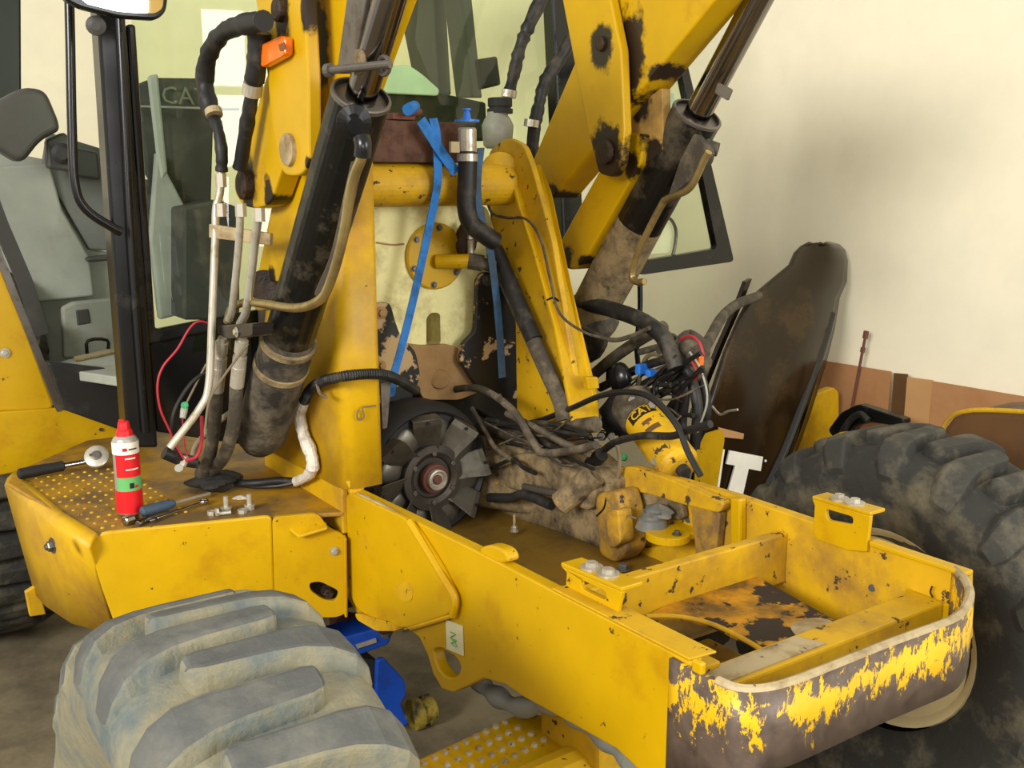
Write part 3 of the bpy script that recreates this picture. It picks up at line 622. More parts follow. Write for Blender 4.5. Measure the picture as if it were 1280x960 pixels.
# ------------------------------------------------------------------ cab
CY0 = 2.86                      # windscreen plane
CB = mk('cab_front_panel', prism(PP([(186, 428), (330, 398), (470, 380), (470, 560), (330, 560), (196, 540)], Y=CY0), (0, .03, 0)), M['black'], BL, bevel=.004)
def pil(name, px, Y=None, X=None, th=.05, m='black', par=None):
    v = (0, th, 0) if Y is not None else (th, 0, 0)
    return mk(name, prism(PP(px, **({'Y': Y} if Y is not None else {'X': X})), v), M[m], par or BL, bevel=.008)
pil('cab_pillar', [(108, -190), (140, -190), (152, -30), (198, 560), (160, 560), (140, 300)], Y=CY0 - .03, th=.08)
mk('pillar_trim', tube(PP([(150, 20), (157, 160), (165, 320), (182, 540)], Y=CY0 - .035), .012, n=10, k=2), M['black'], BL, smooth=True)
pil('windscreen_frame', [(158, 30), (170, 30), (195, 412), (330, 386), (330, 402), (186, 432)], Y=CY0 - .012, th=.03)
# curved windscreen, from pillar to pillar
ws = []
for z in (1.27, 1.7, 2.15, 2.75):
    row = []
    for i in range(17):
        s = i / 16; x = .77 + (2.2 - .77) * s
        row.append((x, CY0 + .01 - .05 * math.sin(math.pi * s) + (z - 1.27) * .03, z))
    ws.append(row)
mk('windscreen', sheet(ws), M['glass'], BL, smooth=True)
pil('cab_pillar', [(682, -190), (712, -190), (716, -30), (732, 330), (706, 330), (700, 200)], Y=CY0 - .02, th=.06)
# rear pillars seen through the glass
pil('cab_rear_pillar', [(470, -130), (505, -130), (540, -30), (549, 118), (520, 118)], X=2.2, th=.06, m='dark_trim')
pil('cab_rear_pillar', [(538, -130), (557, -130), (574, -30), (590, 122), (569, 122)], X=2.2, th=.05, m='dark_trim')
pil('cab_rear_pillar', [(-30, -80), (26, -80), (27, 125), (-30, 130)], Y=4.35, th=.06, m='pureblack')
mk('cab_roof', box((1.46, 3.6, 2.9), (1.6, 1.7, .1)), M['dark_trim'], BL, bevel=.03)
# interior
pil('interior_panel', [(-40, 180), (60, 200), (72, 245), (110, 310), (140, 316), (190, 470), (60, 460), (45, 400), (-40, 240)], Y=4.05, th=.04, m='grey_panel')
pil('interior_panel', [(-40, 210), (62, 205), (78, 262), (112, 322), (118, 370), (45, 378), (5, 300), (-40, 270)], Y=4.0, th=.03, m='grey_panel')
pil('side_console', [(78, 385), (92, 378), (150, 372), (165, 445), (80, 448)], Y=3.9, th=.04, m='grey_panel')
pil('console_back', [(52, 215), (60, 165), (125, 185), (150, 190), (150, 315), (112, 312), (70, 240)], Y=4.02, th=.04, m='grey_mid')
pil('vent_grille', [(95, 388), (111, 386), (114, 404), (97, 407)], Y=3.895, th=.01, m='dark_trim')
pil('console_ledge', [(107, 322), (135, 318), (137, 326), (110, 328)], Y=3.97, th=.03, m='dark_trim')
mk('floor_handle', tube(PP([(109, 443), (110, 426), (134, 425), (135, 440)], Y=3.7), .006, n=8, k=3), M['black'], BL, smooth=True)
mk('cab_floor', prism(PP([(55, 458), (150, 430), (190, 430), (190, 475), (152, 472)], Z=1.17), (0, 0, -.03)), M['grey_panel'], BL, bevel=.004)
pil('door_sill', [(58, 452), (190, 468), (190, 552), (78, 512)], Y=3.30, th=.04, m='matblack')
mk('floor_strip', prism(PP([(92, 448), (150, 436), (151, 440), (95, 452)], Z=1.172), (0, 0, .006)), M['bare'], BL)
# seats
st = mk('seat_backrest', prism(PP(rnd([(-30, 140), (30, 108), (58, 112), (74, 150), (76, 163), (52, 175), (28, 206), (-30, 170)], 14), Y=3.75), (0, .10, 0)), M['seatm'], BL, bevel=.03, bseg=4)
mk('armrest_pivot', lathe(P(78, 192, Y=3.72), P(78, 192, Y=3.9), [(0, .02), (.01, .035), (.1, .035)], 18), M['matblack'], BL)
pil('armrest_bracket', [(58, 175), (80, 165), (95, 178), (92, 215), (60, 210)], Y=3.8, th=.05, m='dark_trim')
pil('seat_side', [(92, 184), (122, 190), (126, 225), (92, 220)], Y=3.95, th=.04, m='dark_trim')
# seat and column seen through the windscreen
se = pil('operator_seat', [(168, 108), (195, 97), (262, 98), (268, 130), (262, 330), (210, 340), (180, 260)], Y=3.75, th=.14, m='cabgrey')
mk('seat_lettering', text_geo('CAT', .085, P(231, 121, Y=3.735), (1, 0, 0), (0, 0, 1)), M['grey_mid'], se)
pil('seat_side', [(196, 190), (238, 270), (236, 330), (222, 345), (240, 390), (200, 400), (188, 300)], Y=3.7, th=.04, m='cabpale')
pil('seat_seam', [(158, 131), (300, 135), (300, 138), (158, 134)], Y=3.68, th=.02, m='cabpale')
pil('seat_cushion', [(230, 260), (275, 250), (300, 260), (300, 400), (230, 400)], Y=3.55, th=.2, m='cabgrey')
pil('window_bar', [(185, 95), (198, 92), (210, 215), (203, 225), (196, 190)], Y=3.6, th=.02, m='cabpale')
sh = mk('steering_reflector', prism(PP(rnd([(160, 200), (175, 208), (186, 226), (168, 216)], 5), Y=3.2), (0, .004, 0)), M['white'], BL)
# dashboard
pil('dashboard', [(466, 118), (500, 106), (560, 118), (608, 128), (610, 176), (466, 176)], Y=3.02, th=.25, m='matblack')
mk('dash_cover', prism(PP(rnd([(466, 110), (482, 84), (510, 80), (528, 92), (550, 112), (548, 120), (466, 116)], 8), Y=3.0), (0, .12, 0)), M['lightblue'], BL, bevel=.01)
pil('dash_screen', [(597, 74), (622, 70), (627, 106), (602, 112)], Y=3.3, th=.03, m='matblack')
# mirror and grab rail
mr = mk('rear_view_mirror', prism(PP(rnd([(70, -40), (215, -40), (208, 15), (196, 25), (150, 22), (100, 10), (78, -2)], 9), Y=2.62), (0, .03, 0)), M['black'], BL, bevel=.006)
mk('mirror_glass', prism(PP(rnd([(84, -36), (208, -36), (203, 11), (193, 17), (150, 15), (105, 4)], 8), Y=2.617), (0, .003, 0)), M['mirror_metal'], mr)  # plain mirror metal, no emission
mk('mirror_knuckle', lathe(P(120, 32, Y=2.66), P(120, 32, Y=2.74), [(0, .01), (.004, .022), (.07, .024)], 16), M['dark_trim'], mr)
mk('grab_rail', tube(PP([(86, -30), (88, 60), (90, 160), (94, 232), (108, 262), (140, 284), (152, 290)], Y=2.80), .012, n=12), M['black'], BL, smooth=True)
# fender at the left edge with rubber edge
pil('rear_fender', [(-40, 300), (-10, 310), (0, 318), (68, 508), (60, 514), (-40, 516)], Y=3.44, th=.03, m='yellow')
mk('fender_edge', ribbon(PP([(-12, 290), (0, 325), (36, 415), (74, 512)], Y=3.43), (.02, 0, .006), .03), M['dullsteel'], BL)
mk('door_seal', ribbon(PP([(-12, 248), (0, 280), (30, 350), (52, 418)], Y=3.7), (.045, 0, .012), .03), M['dark_trim'], BL)
mk('fender_screw', hexbolt(P(6, 441, Y=3.437), (0, -1, 0), .01, .004), M['steel'], BL)
# open window of the far door
def quad_frame(o, w_, Y, th, m, par):
    cx = sum(p[0] for p in o) / 4; cy = sum(p[1] for p in o) / 4
    i = [(p[0] + (cx - p[0]) * w_[0], p[1] + (cy - p[1]) * w_[1]) for p in o]
    return mk('window_frame', prism(PP(rnd(o, 6), Y=Y), (0, th, 0), [PP(rnd(i, 4), Y=Y)]), M[m], par, bevel=.004)
wf = quad_frame([(770, 78), (853, 52), (918, 327), (800, 344)], (.26, .13), 2.62, .03, 'black', BL)
mk('window_pane', prism(PP([(775, 80), (850, 58), (912, 324), (804, 340)], Y=2.635), (0, .005, 0)), M['glass2'], wf)
mk('side_mirror', join(tube(PP([(826, 272), (838, 274), (845, 290), (841, 318), (832, 322)], Y=2.66), .006, n=8)), M['black'], BL, smooth=True)
mk('side_mirror_glass', prism(PP(rnd([(806, 318), (822, 282), (836, 278), (842, 292), (838, 316)], 6), Y=2.67), (0, .006, 0)), M['white'], BL)  # white fill stands for the bright reflection in the mirror
mk('window_handle', prism(PP(rnd([(826, 120), (842, 116), (846, 150), (829, 154)], 3), Y=2.66), (0, .006, 0)), M['lightblue'], BL)
mk('window_stay', tube(PP([(800, 350), (800, 390), (796, 430), (798, 460)], Y=2.6), .009, n=8), M['black'], BL)
mk('window_stay', tube(PP([(778, 105), (800, 82), (826, 70)], Y=2.6), .012, n=8), M['wood'], BL)
# ------------------------------------------------------------------ engine bay
M['peel'] = mat('peeling_black_paint', (28, 26, 24), .4, dirt=.15, dcol=(70, 62, 48), chip=.42, ccol=(186, 156, 110), cscale=11)
M['firewall'] = mat('sooty_firewall', (34, 32, 29), .8, dirt=.35, dcol=(74, 66, 52), dscale=8)
mk('firewall', box((1.60, 2.81, 1.0), (1.1, .03, .84)), M['firewall'], BL)
tk = mk('coolant_tank', prism(PP(rnd([(464, 262), (480, 259), (608, 257), (622, 300), (622, 395), (600, 420), (586, 442), (556, 436), (548, 470), (520, 470), (506, 434), (480, 384), (464, 380)], 8), Y=2.62), (0, .10, 0), [PP(rnd([(533, 398), (538, 391), (550, 391), (551, 430), (533, 433)], 5), Y=2.62)]), M['tank'], BL, bevel=.012, bseg=3)
mk('tank_recess', prism(PP([(525, 385), (556, 385), (556, 440), (525, 440)], Y=2.70), (0, .01, 0)), M['tan'], tk)
mk('tank_crease', tube(PP([(470, 303), (490, 306), (505, 305)], Y=2.619), .003, n=6), M['tan'], tk)
cc = P(543, 320, Y=2.618)
cv = mk('access_cover', lathe(cc, cc - Vector((0, 1, 0)), [(0, .098), (.008, .098), (.012, .093)], 36), Y_, BL)
for k in range(6):
    a = .4 + k * math.pi / 3; q = cc + Vector((math.cos(a) * .084, -.012, math.sin(a) * .084))
    mk('cover_bolt', hexbolt(q, (0, -1, 0), .007, .006), M['dullsteel'], cv)
mk('outlet_pipe', join(cyl(P(545, 327, Y=2.60), P(588, 326, Y=2.53), .021, n=18)), Y_, cv, smooth=False, bevel=.003)
mk('pipe_union', join(cyl(P(586, 326, Y=2.535), P(604, 329, Y=2.51), .024, n=14), cyl(P(600, 328, Y=2.515), P(618, 334, Y=2.50), .018, n=12)), M['dustyhose'], BL)
mk('bleed_valve', join(cyl(P(589, 320, Y=2.54), P(588, 300, Y=2.54), .010, n=10), hexbolt(P(588, 300, Y=2.54), (0, 0, 1), .010, .012, False)), M['steel'], BL)
mk('sooty_union', blob(P(582, 300, Y=2.57), (.03, .03, .05), 8, .4, 31), M['grease'], BL, smooth=True)
mk('tan_shroud', prism(PP(rnd([(500, 428), (528, 432), (560, 430), (585, 440), (600, 490), (575, 500), (530, 500), (515, 470)], 6), Y=2.60), (0, .02, 0)), M['tan'], BL, bevel=.003)
mk('shroud_knob', lathe(P(550, 474, Y=2.595), P(550, 474, Y=2.5), [(0, .03), (.008, .028), (.012, .015)], 16), M['tan'], BL, smooth=True)
mk('radiator_bracket', prism(PP(rnd([(466, 379), (488, 378), (494, 400), (500, 418), (520, 440), (526, 470), (515, 500), (468, 505)], 7), Y=2.58), (0, .02, 0)), M['peel'], BL, bevel=.003)
rb = mk('radiator_bracket', prism(PP(rnd([(597, 348), (606, 339), (618, 342), (645, 380), (648, 500), (600, 490), (574, 450), (578, 430), (594, 415)], 7), Y=2.565), (0, .02, 0)), M['peel'], BL, bevel=.003)
mk('bracket_bolt', hexbolt(P(477, 391, Y=2.578), (0, -1, 0), .012, .008), M['tan'], BL)
mk('bracket_bolt', hexbolt(P(477, 457, Y=2.578), (0, -1, 0), .010, .008), M['tan'], BL)
mk('bracket_bolt', hexbolt(P(609, 350, Y=2.563), (0, -1, 0), .012, .008), M['dullsteel'], BL)
# bell housing and fan
fc = P(541, 597, Y=2.44)
bh = mk('bell_housing', lathe(fc + Vector((0, .02, .01)), fc + Vector((0, 1, .01)), [(0, .172), (-.012, .182), (0, .196), (.03, .205), (.12, .20), (.16, .19)], 48), M['matblack'], BL, smooth=True)
mk('flywheel', lathe(fc + Vector((0, .06, 0)), fc + Vector((0, -1, 0)), [(0, .155), (.02, .155), (.03, .12), (.034, .06)], 40), M['fan'], BL, smooth=False, bevel=.003)
fn = mk('fan_hub', lathe(fc + Vector((0, .02, 0)), fc - Vector((0, 1, 0)), [(0, .094), (.02, .098), (.026, .096), (.028, .076), (.02, .062), (.012, .058), (.012, .034), (.03, .032), (.034, .028), (.034, .02), (.022, .019)], 40), M['fandark'], BL)
mk('hub_ring', lathe(fc + Vector((0, -.006, 0)), fc - Vector((0, 1, 0)), [(0, .044), (.012, .042), (.016, .036), (.012, .030)], 30), M['rust'], fn, smooth=True)
mk('hub_collar', lathe(fc + Vector((0, -.006, 0)), fc - Vector((0, 1, 0)), [(0, .03), (.026, .03), (.028, .026), (.018, .02)], 30), M['steel'], fn, smooth=True)
mk('shaft_end', lathe(fc, fc - Vector((0, 1, 0)), [(0, .014), (.03, .014), (.034, .01)], 16), M['rust'], fn, smooth=True)
for k in range(6):
    a = .5 + k * math.pi / 3
    mk('hub_bolt', hexbolt(fc + Vector((math.cos(a) * .072, -.006, math.sin(a) * .072)), (0, -1, 0), .008, .004, False), M['dullsteel'], fn)
for k in range(8):
    a0 = math.radians(98 - k * 45); rows = []
    for rr, hw, yo in ((.078, .030, .012), (.10, .030, .006), (.13, .034, -.004), (.160, .038, -.014), (.176, .037, -.016), (.186, .034, .012)):
        tdir = Vector((-math.sin(a0), 0, math.cos(a0))); rdir = Vector((math.cos(a0), 0, math.sin(a0)))
        rows.append([fc + rdir * rr + tdir * hw * s + Vector((0, yo + .018 * s, 0)) for s in (-1, -.4, .3, 1)])
    bl = mk('fan_blade', sheet(rows), M['fan'], BL, solid=.004, bevel=.0015)
    q = fc + Vector((math.cos(a0), 0, math.sin(a0))) * .168 + Vector((0, -.02, 0))
    mk('blade_rivet', cyl(q, q - Vector((0, .004, 0)), .005, n=8), M['printdark'], bl)
for k in range(8):
    a0 = math.radians(98 - 22 - k * 45); rdir = Vector((math.cos(a0), 0, math.sin(a0)))
    mk('pressure_plate_finger', blob(fc + rdir * .128 + Vector((0, .02, 0)), (.040, .010, .040), 8, .12, k), M['fan'], BL, smooth=True)
# gearbox casing and lumps along the far rail
mk('gearbox_casing', prism([(1.56, 2.6, .76), (1.70, 2.3, .77), (1.74, 1.98, .78), (1.78, 1.98, .78), (1.78, 2.62, .76)], (0, 0, .17)), M['casting'], BL, bevel=.04, bseg=4)
def lump(px, X, s, m, sd, nm='casting_boss'): return mk(nm, blob(P(*px, X=X), s, 10, .25, sd), M[m], BL, smooth=True)
def slab(px, X, th, m, nm='casing_rib', bev=.02, r=8): return mk(nm, prism(PP(rnd(px, r), X=X), (th, 0, 0)), M[m], BL, bevel=bev, bseg=3)
slab([(600, 560), (640, 548), (720, 565), (760, 600), (755, 690), (700, 668), (610, 640)], 1.68, .1, 'casting')
slab([(615, 572), (660, 566), (715, 590), (742, 612), (735, 640), (690, 626), (620, 608)], 1.64, .06, 'casting', bev=.03)
slab([(742, 618), (770, 612), (778, 640), (782, 690), (768, 705), (748, 694)], 1.66, .08, 'yellow_grimy', bev=.012)
slab([(756, 640), (772, 636), (776, 680), (760, 688)], 1.63, .05, 'yellow_grimy', bev=.012)
slab([(606, 530), (690, 540), (740, 560), (735, 585), (660, 570), (606, 560)], 1.72, .05, 'yellow_grimy', bev=.015)
mk('gearbox_pipe', tube(PP([(612, 622), (640, 622), (655, 618), (690, 632)], X=1.60), .014, n=10), M['matblack'], BL, smooth=True)
mk('breather_pipe', tube(PP([(655, 608), (680, 614), (700, 618)], X=1.6), .010, n=10), M['dullsteel'], BL, smooth=True)
mk('mount_sleeve', cyl(P(700, 630, X=1.6), P(745, 592, X=1.66), .033, n=18), M['casting'], BL, bevel=.004)
mk('drain_bolt', hexbolt(P(643, 664, Z=.76), (0, 0, 1), .009, .014), M['steel'], BL)
mk('pan_stud', cyl(P(643, 664, Z=.76), P(643, 664, Z=.76) + Vector((0, 0, .05)), .004, n=8), M['bare'], BL)
mk('pan_bolt', hexbolt(P(779, 712, Z=.76), (0, 0, 1), .012, .014), M['mountrub'], BL)
# engine mount on the far rail
mp = P(835, 674, X=1.70)
mk('mount_shelf', lathe(mp, mp + Vector((0, 0, 1)), [(0, .05), (.002, .056), (.018, .056), (.02, .052)], 28), Y_, BL)
mk('mount_shelf_arm', box((mp.x + .05, mp.y, mp.z + .01), (.1, .08, .018)), Y_, BL, bevel=.003)
en = mk('engine_mount', lathe(P(815, 662, X=1.70), P(815, 662, X=1.70) + Vector((0, 0, 1)), [(0, .038), (.006, .044), (.014, .04), (.03, .036), (.034, .028), (.05, .026), (.052, .012)], 26), M['mountrub'], BL, smooth=True)
mk('mount_rag', blob(P(822, 640, X=1.71), (.035, .035, .02), 8, .35, 51), M['mountrub'], BL, smooth=True)
mk('mount_bracket', prism(PP(rnd([(767, 592), (775, 584), (790, 583), (840, 600), (905, 628), (900, 642), (850, 630), (805, 616), (775, 616), (768, 606)], 8), X=1.742), (.03, 0, 0)), M['yellow_dirty'], BL, bevel=.004)
mk('mount_web', prism(PP(rnd([(862, 628), (900, 640), (895, 690), (870, 700)], 5), X=1.75), (.025, 0, 0)), M['yellow_grimy'], BL, bevel=.004)
mk('mount_block', prism(PP(rnd([(785, 612), (850, 620), (855, 650), (800, 650), (784, 640)], 6), X=1.755), (.02, 0, 0)), M['casting'], BL, bevel=.005)
mk('shelf_bolt', hexbolt(P(846, 668, X=1.70), (0, 0, 1), .008, .008), M['dullsteel'], BL)
# oil filter
f0, f1 = P(800, 518, X=1.86), P(852, 586, X=1.82)
fd = (f1 - f0).normalized(); fL = (f1 - f0).length; R_ = .058
fil = mk('oil_filter', lathe(f0, f1, [(.02, R_ * .9), (.025, R_), (fL - .02, R_), (fL - .004, R_ * .88), (fL, R_ * .6)], 32), M['yellow_dirty'], BL, smooth=False, bevel=.004)
mk('filter_head', lathe(f0 - fd * .09, f1, [(0, .03), (.02, .05), (.04, R_ * 1.1), (.10, R_ * 1.12), (.112, R_ * .95)], 28), M['dustyhose'], fil)
mk('filter_drain', cyl(f1, f1 + fd * .02, .018, n=12), M['matblack'], fil)
tc_ = (CAM - (f0 + f1) / 2); tc_ = (tc_ - fd * tc_.dot(fd)).normalized(); sd_ = fd.cross(tc_)
def wrap(rad, th0, a0):
    def f(x, y):      # x around, y along (up = towards head)
        an = th0 + x / rad
        return f0 + fd * (a0 - y) + (tc_ * math.cos(an) + sd_ * math.sin(an)) * rad
    return f
sgn = 1 if sd_.dot(RT) > 0 else -1
def wr(rad, th0, a0, roll=0):
    g_ = wrap(rad, th0, a0)
    return lambda x, y: g_(sgn * (x * math.cos(roll) - y * math.sin(roll)), x * math.sin(roll) + y * math.cos(roll))
def patch(w_, h_, rad, th0, a0, n=8):
    g_ = wr(rad, th0, a0); rows = [[g_(-w_ / 2 + w_ * i / n, -h_ / 2 + h_ * j) for i in range(n + 1)] for j in (0, 1)]
    return sheet(rows)
mk('filter_print_band', patch(.085, .032, R_ + .0008, .1 * sgn, .045), M['printdark'], fil)
mk('filter_lettering', text_geo('CAT', .034, None, None, None, mapf=wr(R_ + .0018, .1 * sgn, .045), bold=.0008), M['yellow'], fil)
mk('filter_print', text_geo('1R-0716', .014, None, None, None, mapf=wr(R_ + .0012, .1 * sgn, .085)), M['printdark'], fil) if False else None
mk('filter_print', patch(.03, .012, R_ + .0008, .05 * sgn, .085), M['rust'], fil); mk('filter_print', patch(.045, .018, R_ + .0008, .1 * sgn, .115), M['brownpaint'], fil)
# hydraulic block behind the filter
lump((775, 520), 1.90, (.05, .08, .06), 'matblack', 61, 'valve_block'); lump((800, 505), 1.95, (.06, .08, .05), 'casting', 62, 'valve_block')
mk('valve_body', box(P(770, 470, X=2.02), (.06, .05, .06)), M['black'], BL, bevel=.018, bseg=3)
for i, px in enumerate([(748, 522), (790, 500), (815, 505), (765, 545), (752, 545)]):
    mk('hose_union', hexbolt(P(*px, X=1.84), (-.6, -.7, .2), .014, .03, False), M['dullsteel'], BL)
mk('green_cap', lathe(P(780, 572, X=1.78), P(780, 572, X=1.78) + Vector((-.4, -.4, .3)), [(0, .010), (.014, .010), (.016, .006)], 12), M['greencap'], BL)
mk('grey_plug', lathe(P(820, 578, X=1.78), P(820, 578, X=1.78) + Vector((-.4, -.4, .3)), [(0, .012), (.014, .012), (.016, .006)], 12), M['mountrub'], BL)
# ------------------------------------------------------------------ hoses and cables
def hose(px, r, m, nm='hose', n=10, wob=0, k=6, **pl): return mk(nm, tube(PP(px, **pl), r, n=n, wob=wob, k=k), M[m], BL, smooth=True)
hose([(585, 190), (584, 225), (583, 255), (588, 278), (604, 292), (619, 302)], .027, 'rubber', 'coolant_hose', 14, Y=2.44)
nk = P(584, 176, Y=2.44)
mk('filler_neck', lathe(nk - Vector((0, 0, .05)), nk + Vector((0, 0, .05)), [(0, .02), (.02, .02), (.022, .026), (.08, .026), (.085, .022)], 20), M['steel'], BL)
mk('hose_clamp', lathe(nk - Vector((0, 0, .055)), nk, [(0, .029), (.02, .029)], 20), M['steel'], BL)
mk('clamp_tab', box(P(568, 184, Y=2.42), (.028, .012, .03)), M['bare'], BL, bevel=.002)
bc = mk('blue_cap', lathe(nk + Vector((0, 0, .05)), nk + Vector((0, 0, 1)), [(0, .034), (.006, .034), (.008, .012), (.03, .007), (.032, .012), (.036, .012)], 18), M['bluecap'], BL)
hose([(617, 316), (632, 350), (655, 400), (682, 460), (700, 500), (706, 525)], .024, 'dustyhose', 'hose', 14, X=1.69)
hose([(619, 312), (640, 360), (668, 425)], .025, 'rubber', 'hose_sleeve', 14, X=1.688)
# wrapped hoses above the bottle
hose([(690, -30), (662, 30), (650, 60), (643, 90), (636, 118)], .020, 'rubber', 'wrapped_hose', 12, wob=.35, Y=2.7)
hose([(720, 30), (702, 70), (682, 100), (674, 130), (668, 160), (664, 200)], .020, 'rubber', 'wrapped_hose', 12, wob=.35, Y=2.72)
for px in ((636, 116), (664, 153)): mk('hose_ferrule', lathe(P(px[0], px[1], Y=2.7) + Vector((0, -.002, 0)), P(px[0] - 1, px[1] + 10, Y=2.7), [(-.008, .024), (.014, .024)], 16), M['steel'], BL)
bt = P(622, 165, Y=2.70)
bo = mk('expansion_bottle', lathe(bt - Vector((0, 0, .05)), bt + Vector((0, 0, 1)), [(0, .035), (.01, .045), (.07, .05), (.09, .04), (.10, .032), (.11, .032)], 22), M['bottle'], BL, smooth=True)
ct = P(625, 137, Y=2.70)
cap = mk('bottle_cap', lathe(ct - Vector((0, 0, .012)), ct + Vector((0, 0, 1)), [(0, .040), (.014, .040), (.015, .034), (.02, .034), (.021, .038), (.045, .038), (.047, .034)], 24), M['matblack'], BL)
# convoluted hose loop beside the cab
hose([(330, 26), (300, 32), (278, 42), (262, 66), (256, 100), (262, 135), (272, 160), (277, 190), (277, 214)], lambda t: .021 if t < .68 else .014, 'rubber', 'wrapped_hose', 12, wob=.25, X=.82)
hose([(324, 40), (321, 80), (316, 112), (308, 160), (300, 210)], lambda t: .024 if t < .45 else .017, 'rubber', 'wrapped_hose', 12, wob=.2, X=.86)
mk('hose_ferrule', lathe(P(316, 108, X=.86), P(314, 122, X=.86), [(-.008, .022), (.02, .022)], 16), M['steel'], BL)
mk('hose_ferrule', lathe(P(267, 140, X=.82), P(270, 152, X=.82), [(-.006, .02), (.01, .02)], 16), M['bare'], BL)
# steel pipes
hose([(277, 214), (275, 240), (270, 262), (269, 300), (265, 400), (261, 480), (250, 510), (212, 560)], .0095, 'steel', 'steel_pipe', 12, Y=2.42)
hose([(300, 258), (299, 300), (291, 380), (286, 400)], .009, 'steel', 'steel_pipe', 12, X=.82)
hose([(324, 262), (319, 300), (309, 382), (300, 405)], .010, 'steel', 'steel_pipe', 12, X=.84)
for px, X in (((276, 225), .80), ((276, 262), .80), ((301, 262), .82), ((324, 268), .84)):
    q = P(*px, X=X); mk('pipe_nut', lathe(q - Vector((0, 0, .016)), q + Vector((0, 0, 1)), [(0, .013), (.03, .013)], 6), M['steel'], BL)
mk('pipe_bracket', prism([P(261, 280, X=.79), P(338, 292, X=.89), P(338, 307, X=.89), P(261, 297, X=.79)], (.012, .012, 0)), M['bare'], BL, bevel=.002)
mk('pipe_clamp', prism(PP(rnd([(272, 407), (316, 404), (316, 421), (284, 424), (272, 418)], 4), X=.795), (.05, 0, 0)), M['black'], BL, bevel=.004)
mk('clamp_bolt', hexbolt(P(296, 415, X=.794), (-1, 0, 0), .008, .006), M['steel'], BL)
for px0, px1, X in (((278, 422), (271, 488), .81), ((303, 420), (296, 482), .83)):
    a, b = P(*px0, X=X), P(*px1, X=X); Lg = (b - a).length
    mk('hose_fitting', lathe(a, b, [(0, .011), (.012, .011), (.013, .016), (.045, .016), (.046, .012), (.056, .012), (.057, .017), (.085, .017), (.086, .0175), (Lg, .0175)], 18), M['steel'], BL)
hose([(271, 486), (268, 530), (262, 570), (252, 596)], .017, 'dustyhose', 'hydraulic_hose', 14, X=.81)
hose([(296, 480), (292, 530), (280, 570), (262, 590), (250, 592)], .017, 'dustyhose', 'hydraulic_hose', 14, X=.83)
hose([(296, 510), (270, 530), (246, 555), (240, 575)], .008, 'steel', 'steel_pipe', 10, X=.85)
hose([(266, 405), (248, 402), (236, 412), (222, 436), (204, 458), (197, 480), (200, 510), (212, 538), (222, 560), (230, 574)], .0028, 'redwire', 'red_wire', 6, Y=2.45)
hose([(252, 520), (252, 550), (246, 570), (232, 576)], .0045, 'redwire', 'red_cable', 6, Y=2.45); hose([(228, 520), (230, 550), (234, 570)], .002, 'redwire', 'red_wire', 6, Y=2.45)
hose([(262, 462), (240, 478), (222, 505), (215, 530), (220, 560), (228, 575)], .005, 'wire', 'black_wire', 8, Y=2.46)
hose([(258, 455), (240, 490), (228, 515), (228, 520)], .003, 'brownwire', 'dusty_wire', 6, Y=2.46); hose([(310, 430), (280, 470), (262, 500), (256, 540)], .003, 'brownwire', 'dusty_wire', 6, Y=2.3)
q = P(231, 508, Y=2.44); mk('wire_connector', lathe(q, q + Vector((-.3, -.3, -.8)), [(-.004, .008), (.012, .009), (.03, .007)], 10), M['bottle'], BL); mk('connector_cap', lathe(q, q + Vector((-.2, -.6, .5)), [(0, .009), (.008, .009)], 10), M['greencap'], BL)
hose([(205, 566), (225, 574), (245, 578)], .016, 'rubber', 'cable_sleeve', 10, Y=2.55)
mk('battery_terminal', join(tube(PP([(232, 570), (230, 578), (228, 582)], Y=2.5), .009, n=8), lathe(P(224, 586, Y=2.5), P(224, 586, Y=2.5) + Vector((-.3, -.6, .6)), [(0, .011), (.005, .011)], 14)), M['steel'], BL)
# loom across the platform and up the tower
loom = [P(246, 580, Z=.97), P(262, 592, Z=.95), P(290, 603, Z=.94), P(318, 604, Z=.945), P(345, 601, Z=.95), P(370, 602, X=1.02)]
mk('wiring_loom', tube(loom, .011, n=10), M['rubber'], BL, smooth=True)
mk('wiring_loom', tube([P(258, 590, Z=.95), P(300, 606, Z=.938), P(340, 608, Z=.935), P(372, 603, X=1.02)], .006, n=8), M['wire'], BL, smooth=True)
tp = [P(370, 602, X=1.02), P(384, 595, X=1.02), P(391, 584, X=1.015), P(388, 565, X=1.015), P(380, 545, X=1.015), P(375, 520, X=1.015), P(380, 502, X=1.015)]
tg = tube(tp, lambda t: .013 + .004 * math.sin(t * 3.1), n=12, k=5, wob=.22); mk('taped_loom', tg, M['whitetape'], BL, smooth=False)
hp = [P(380, 502, X=1.015), P(387, 488, X=1.015), P(400, 478, X=1.01), P(420, 472, Y=2.23), P(450, 468, Y=2.23), P(478, 468, Y=2.24), P(500, 476, Y=2.3), P(520, 488, Y=2.38)]
mk('corrugated_loom', tube(spline(hp, 40), lambda t: .0125 + .0016 * math.sin(t * 430), n=12, sp=False), M['rubber'], BL)
hose([(396, 480), (400, 492), (408, 497)], .004, 'brownwire', 'cable_tie', 6, X=1.0)
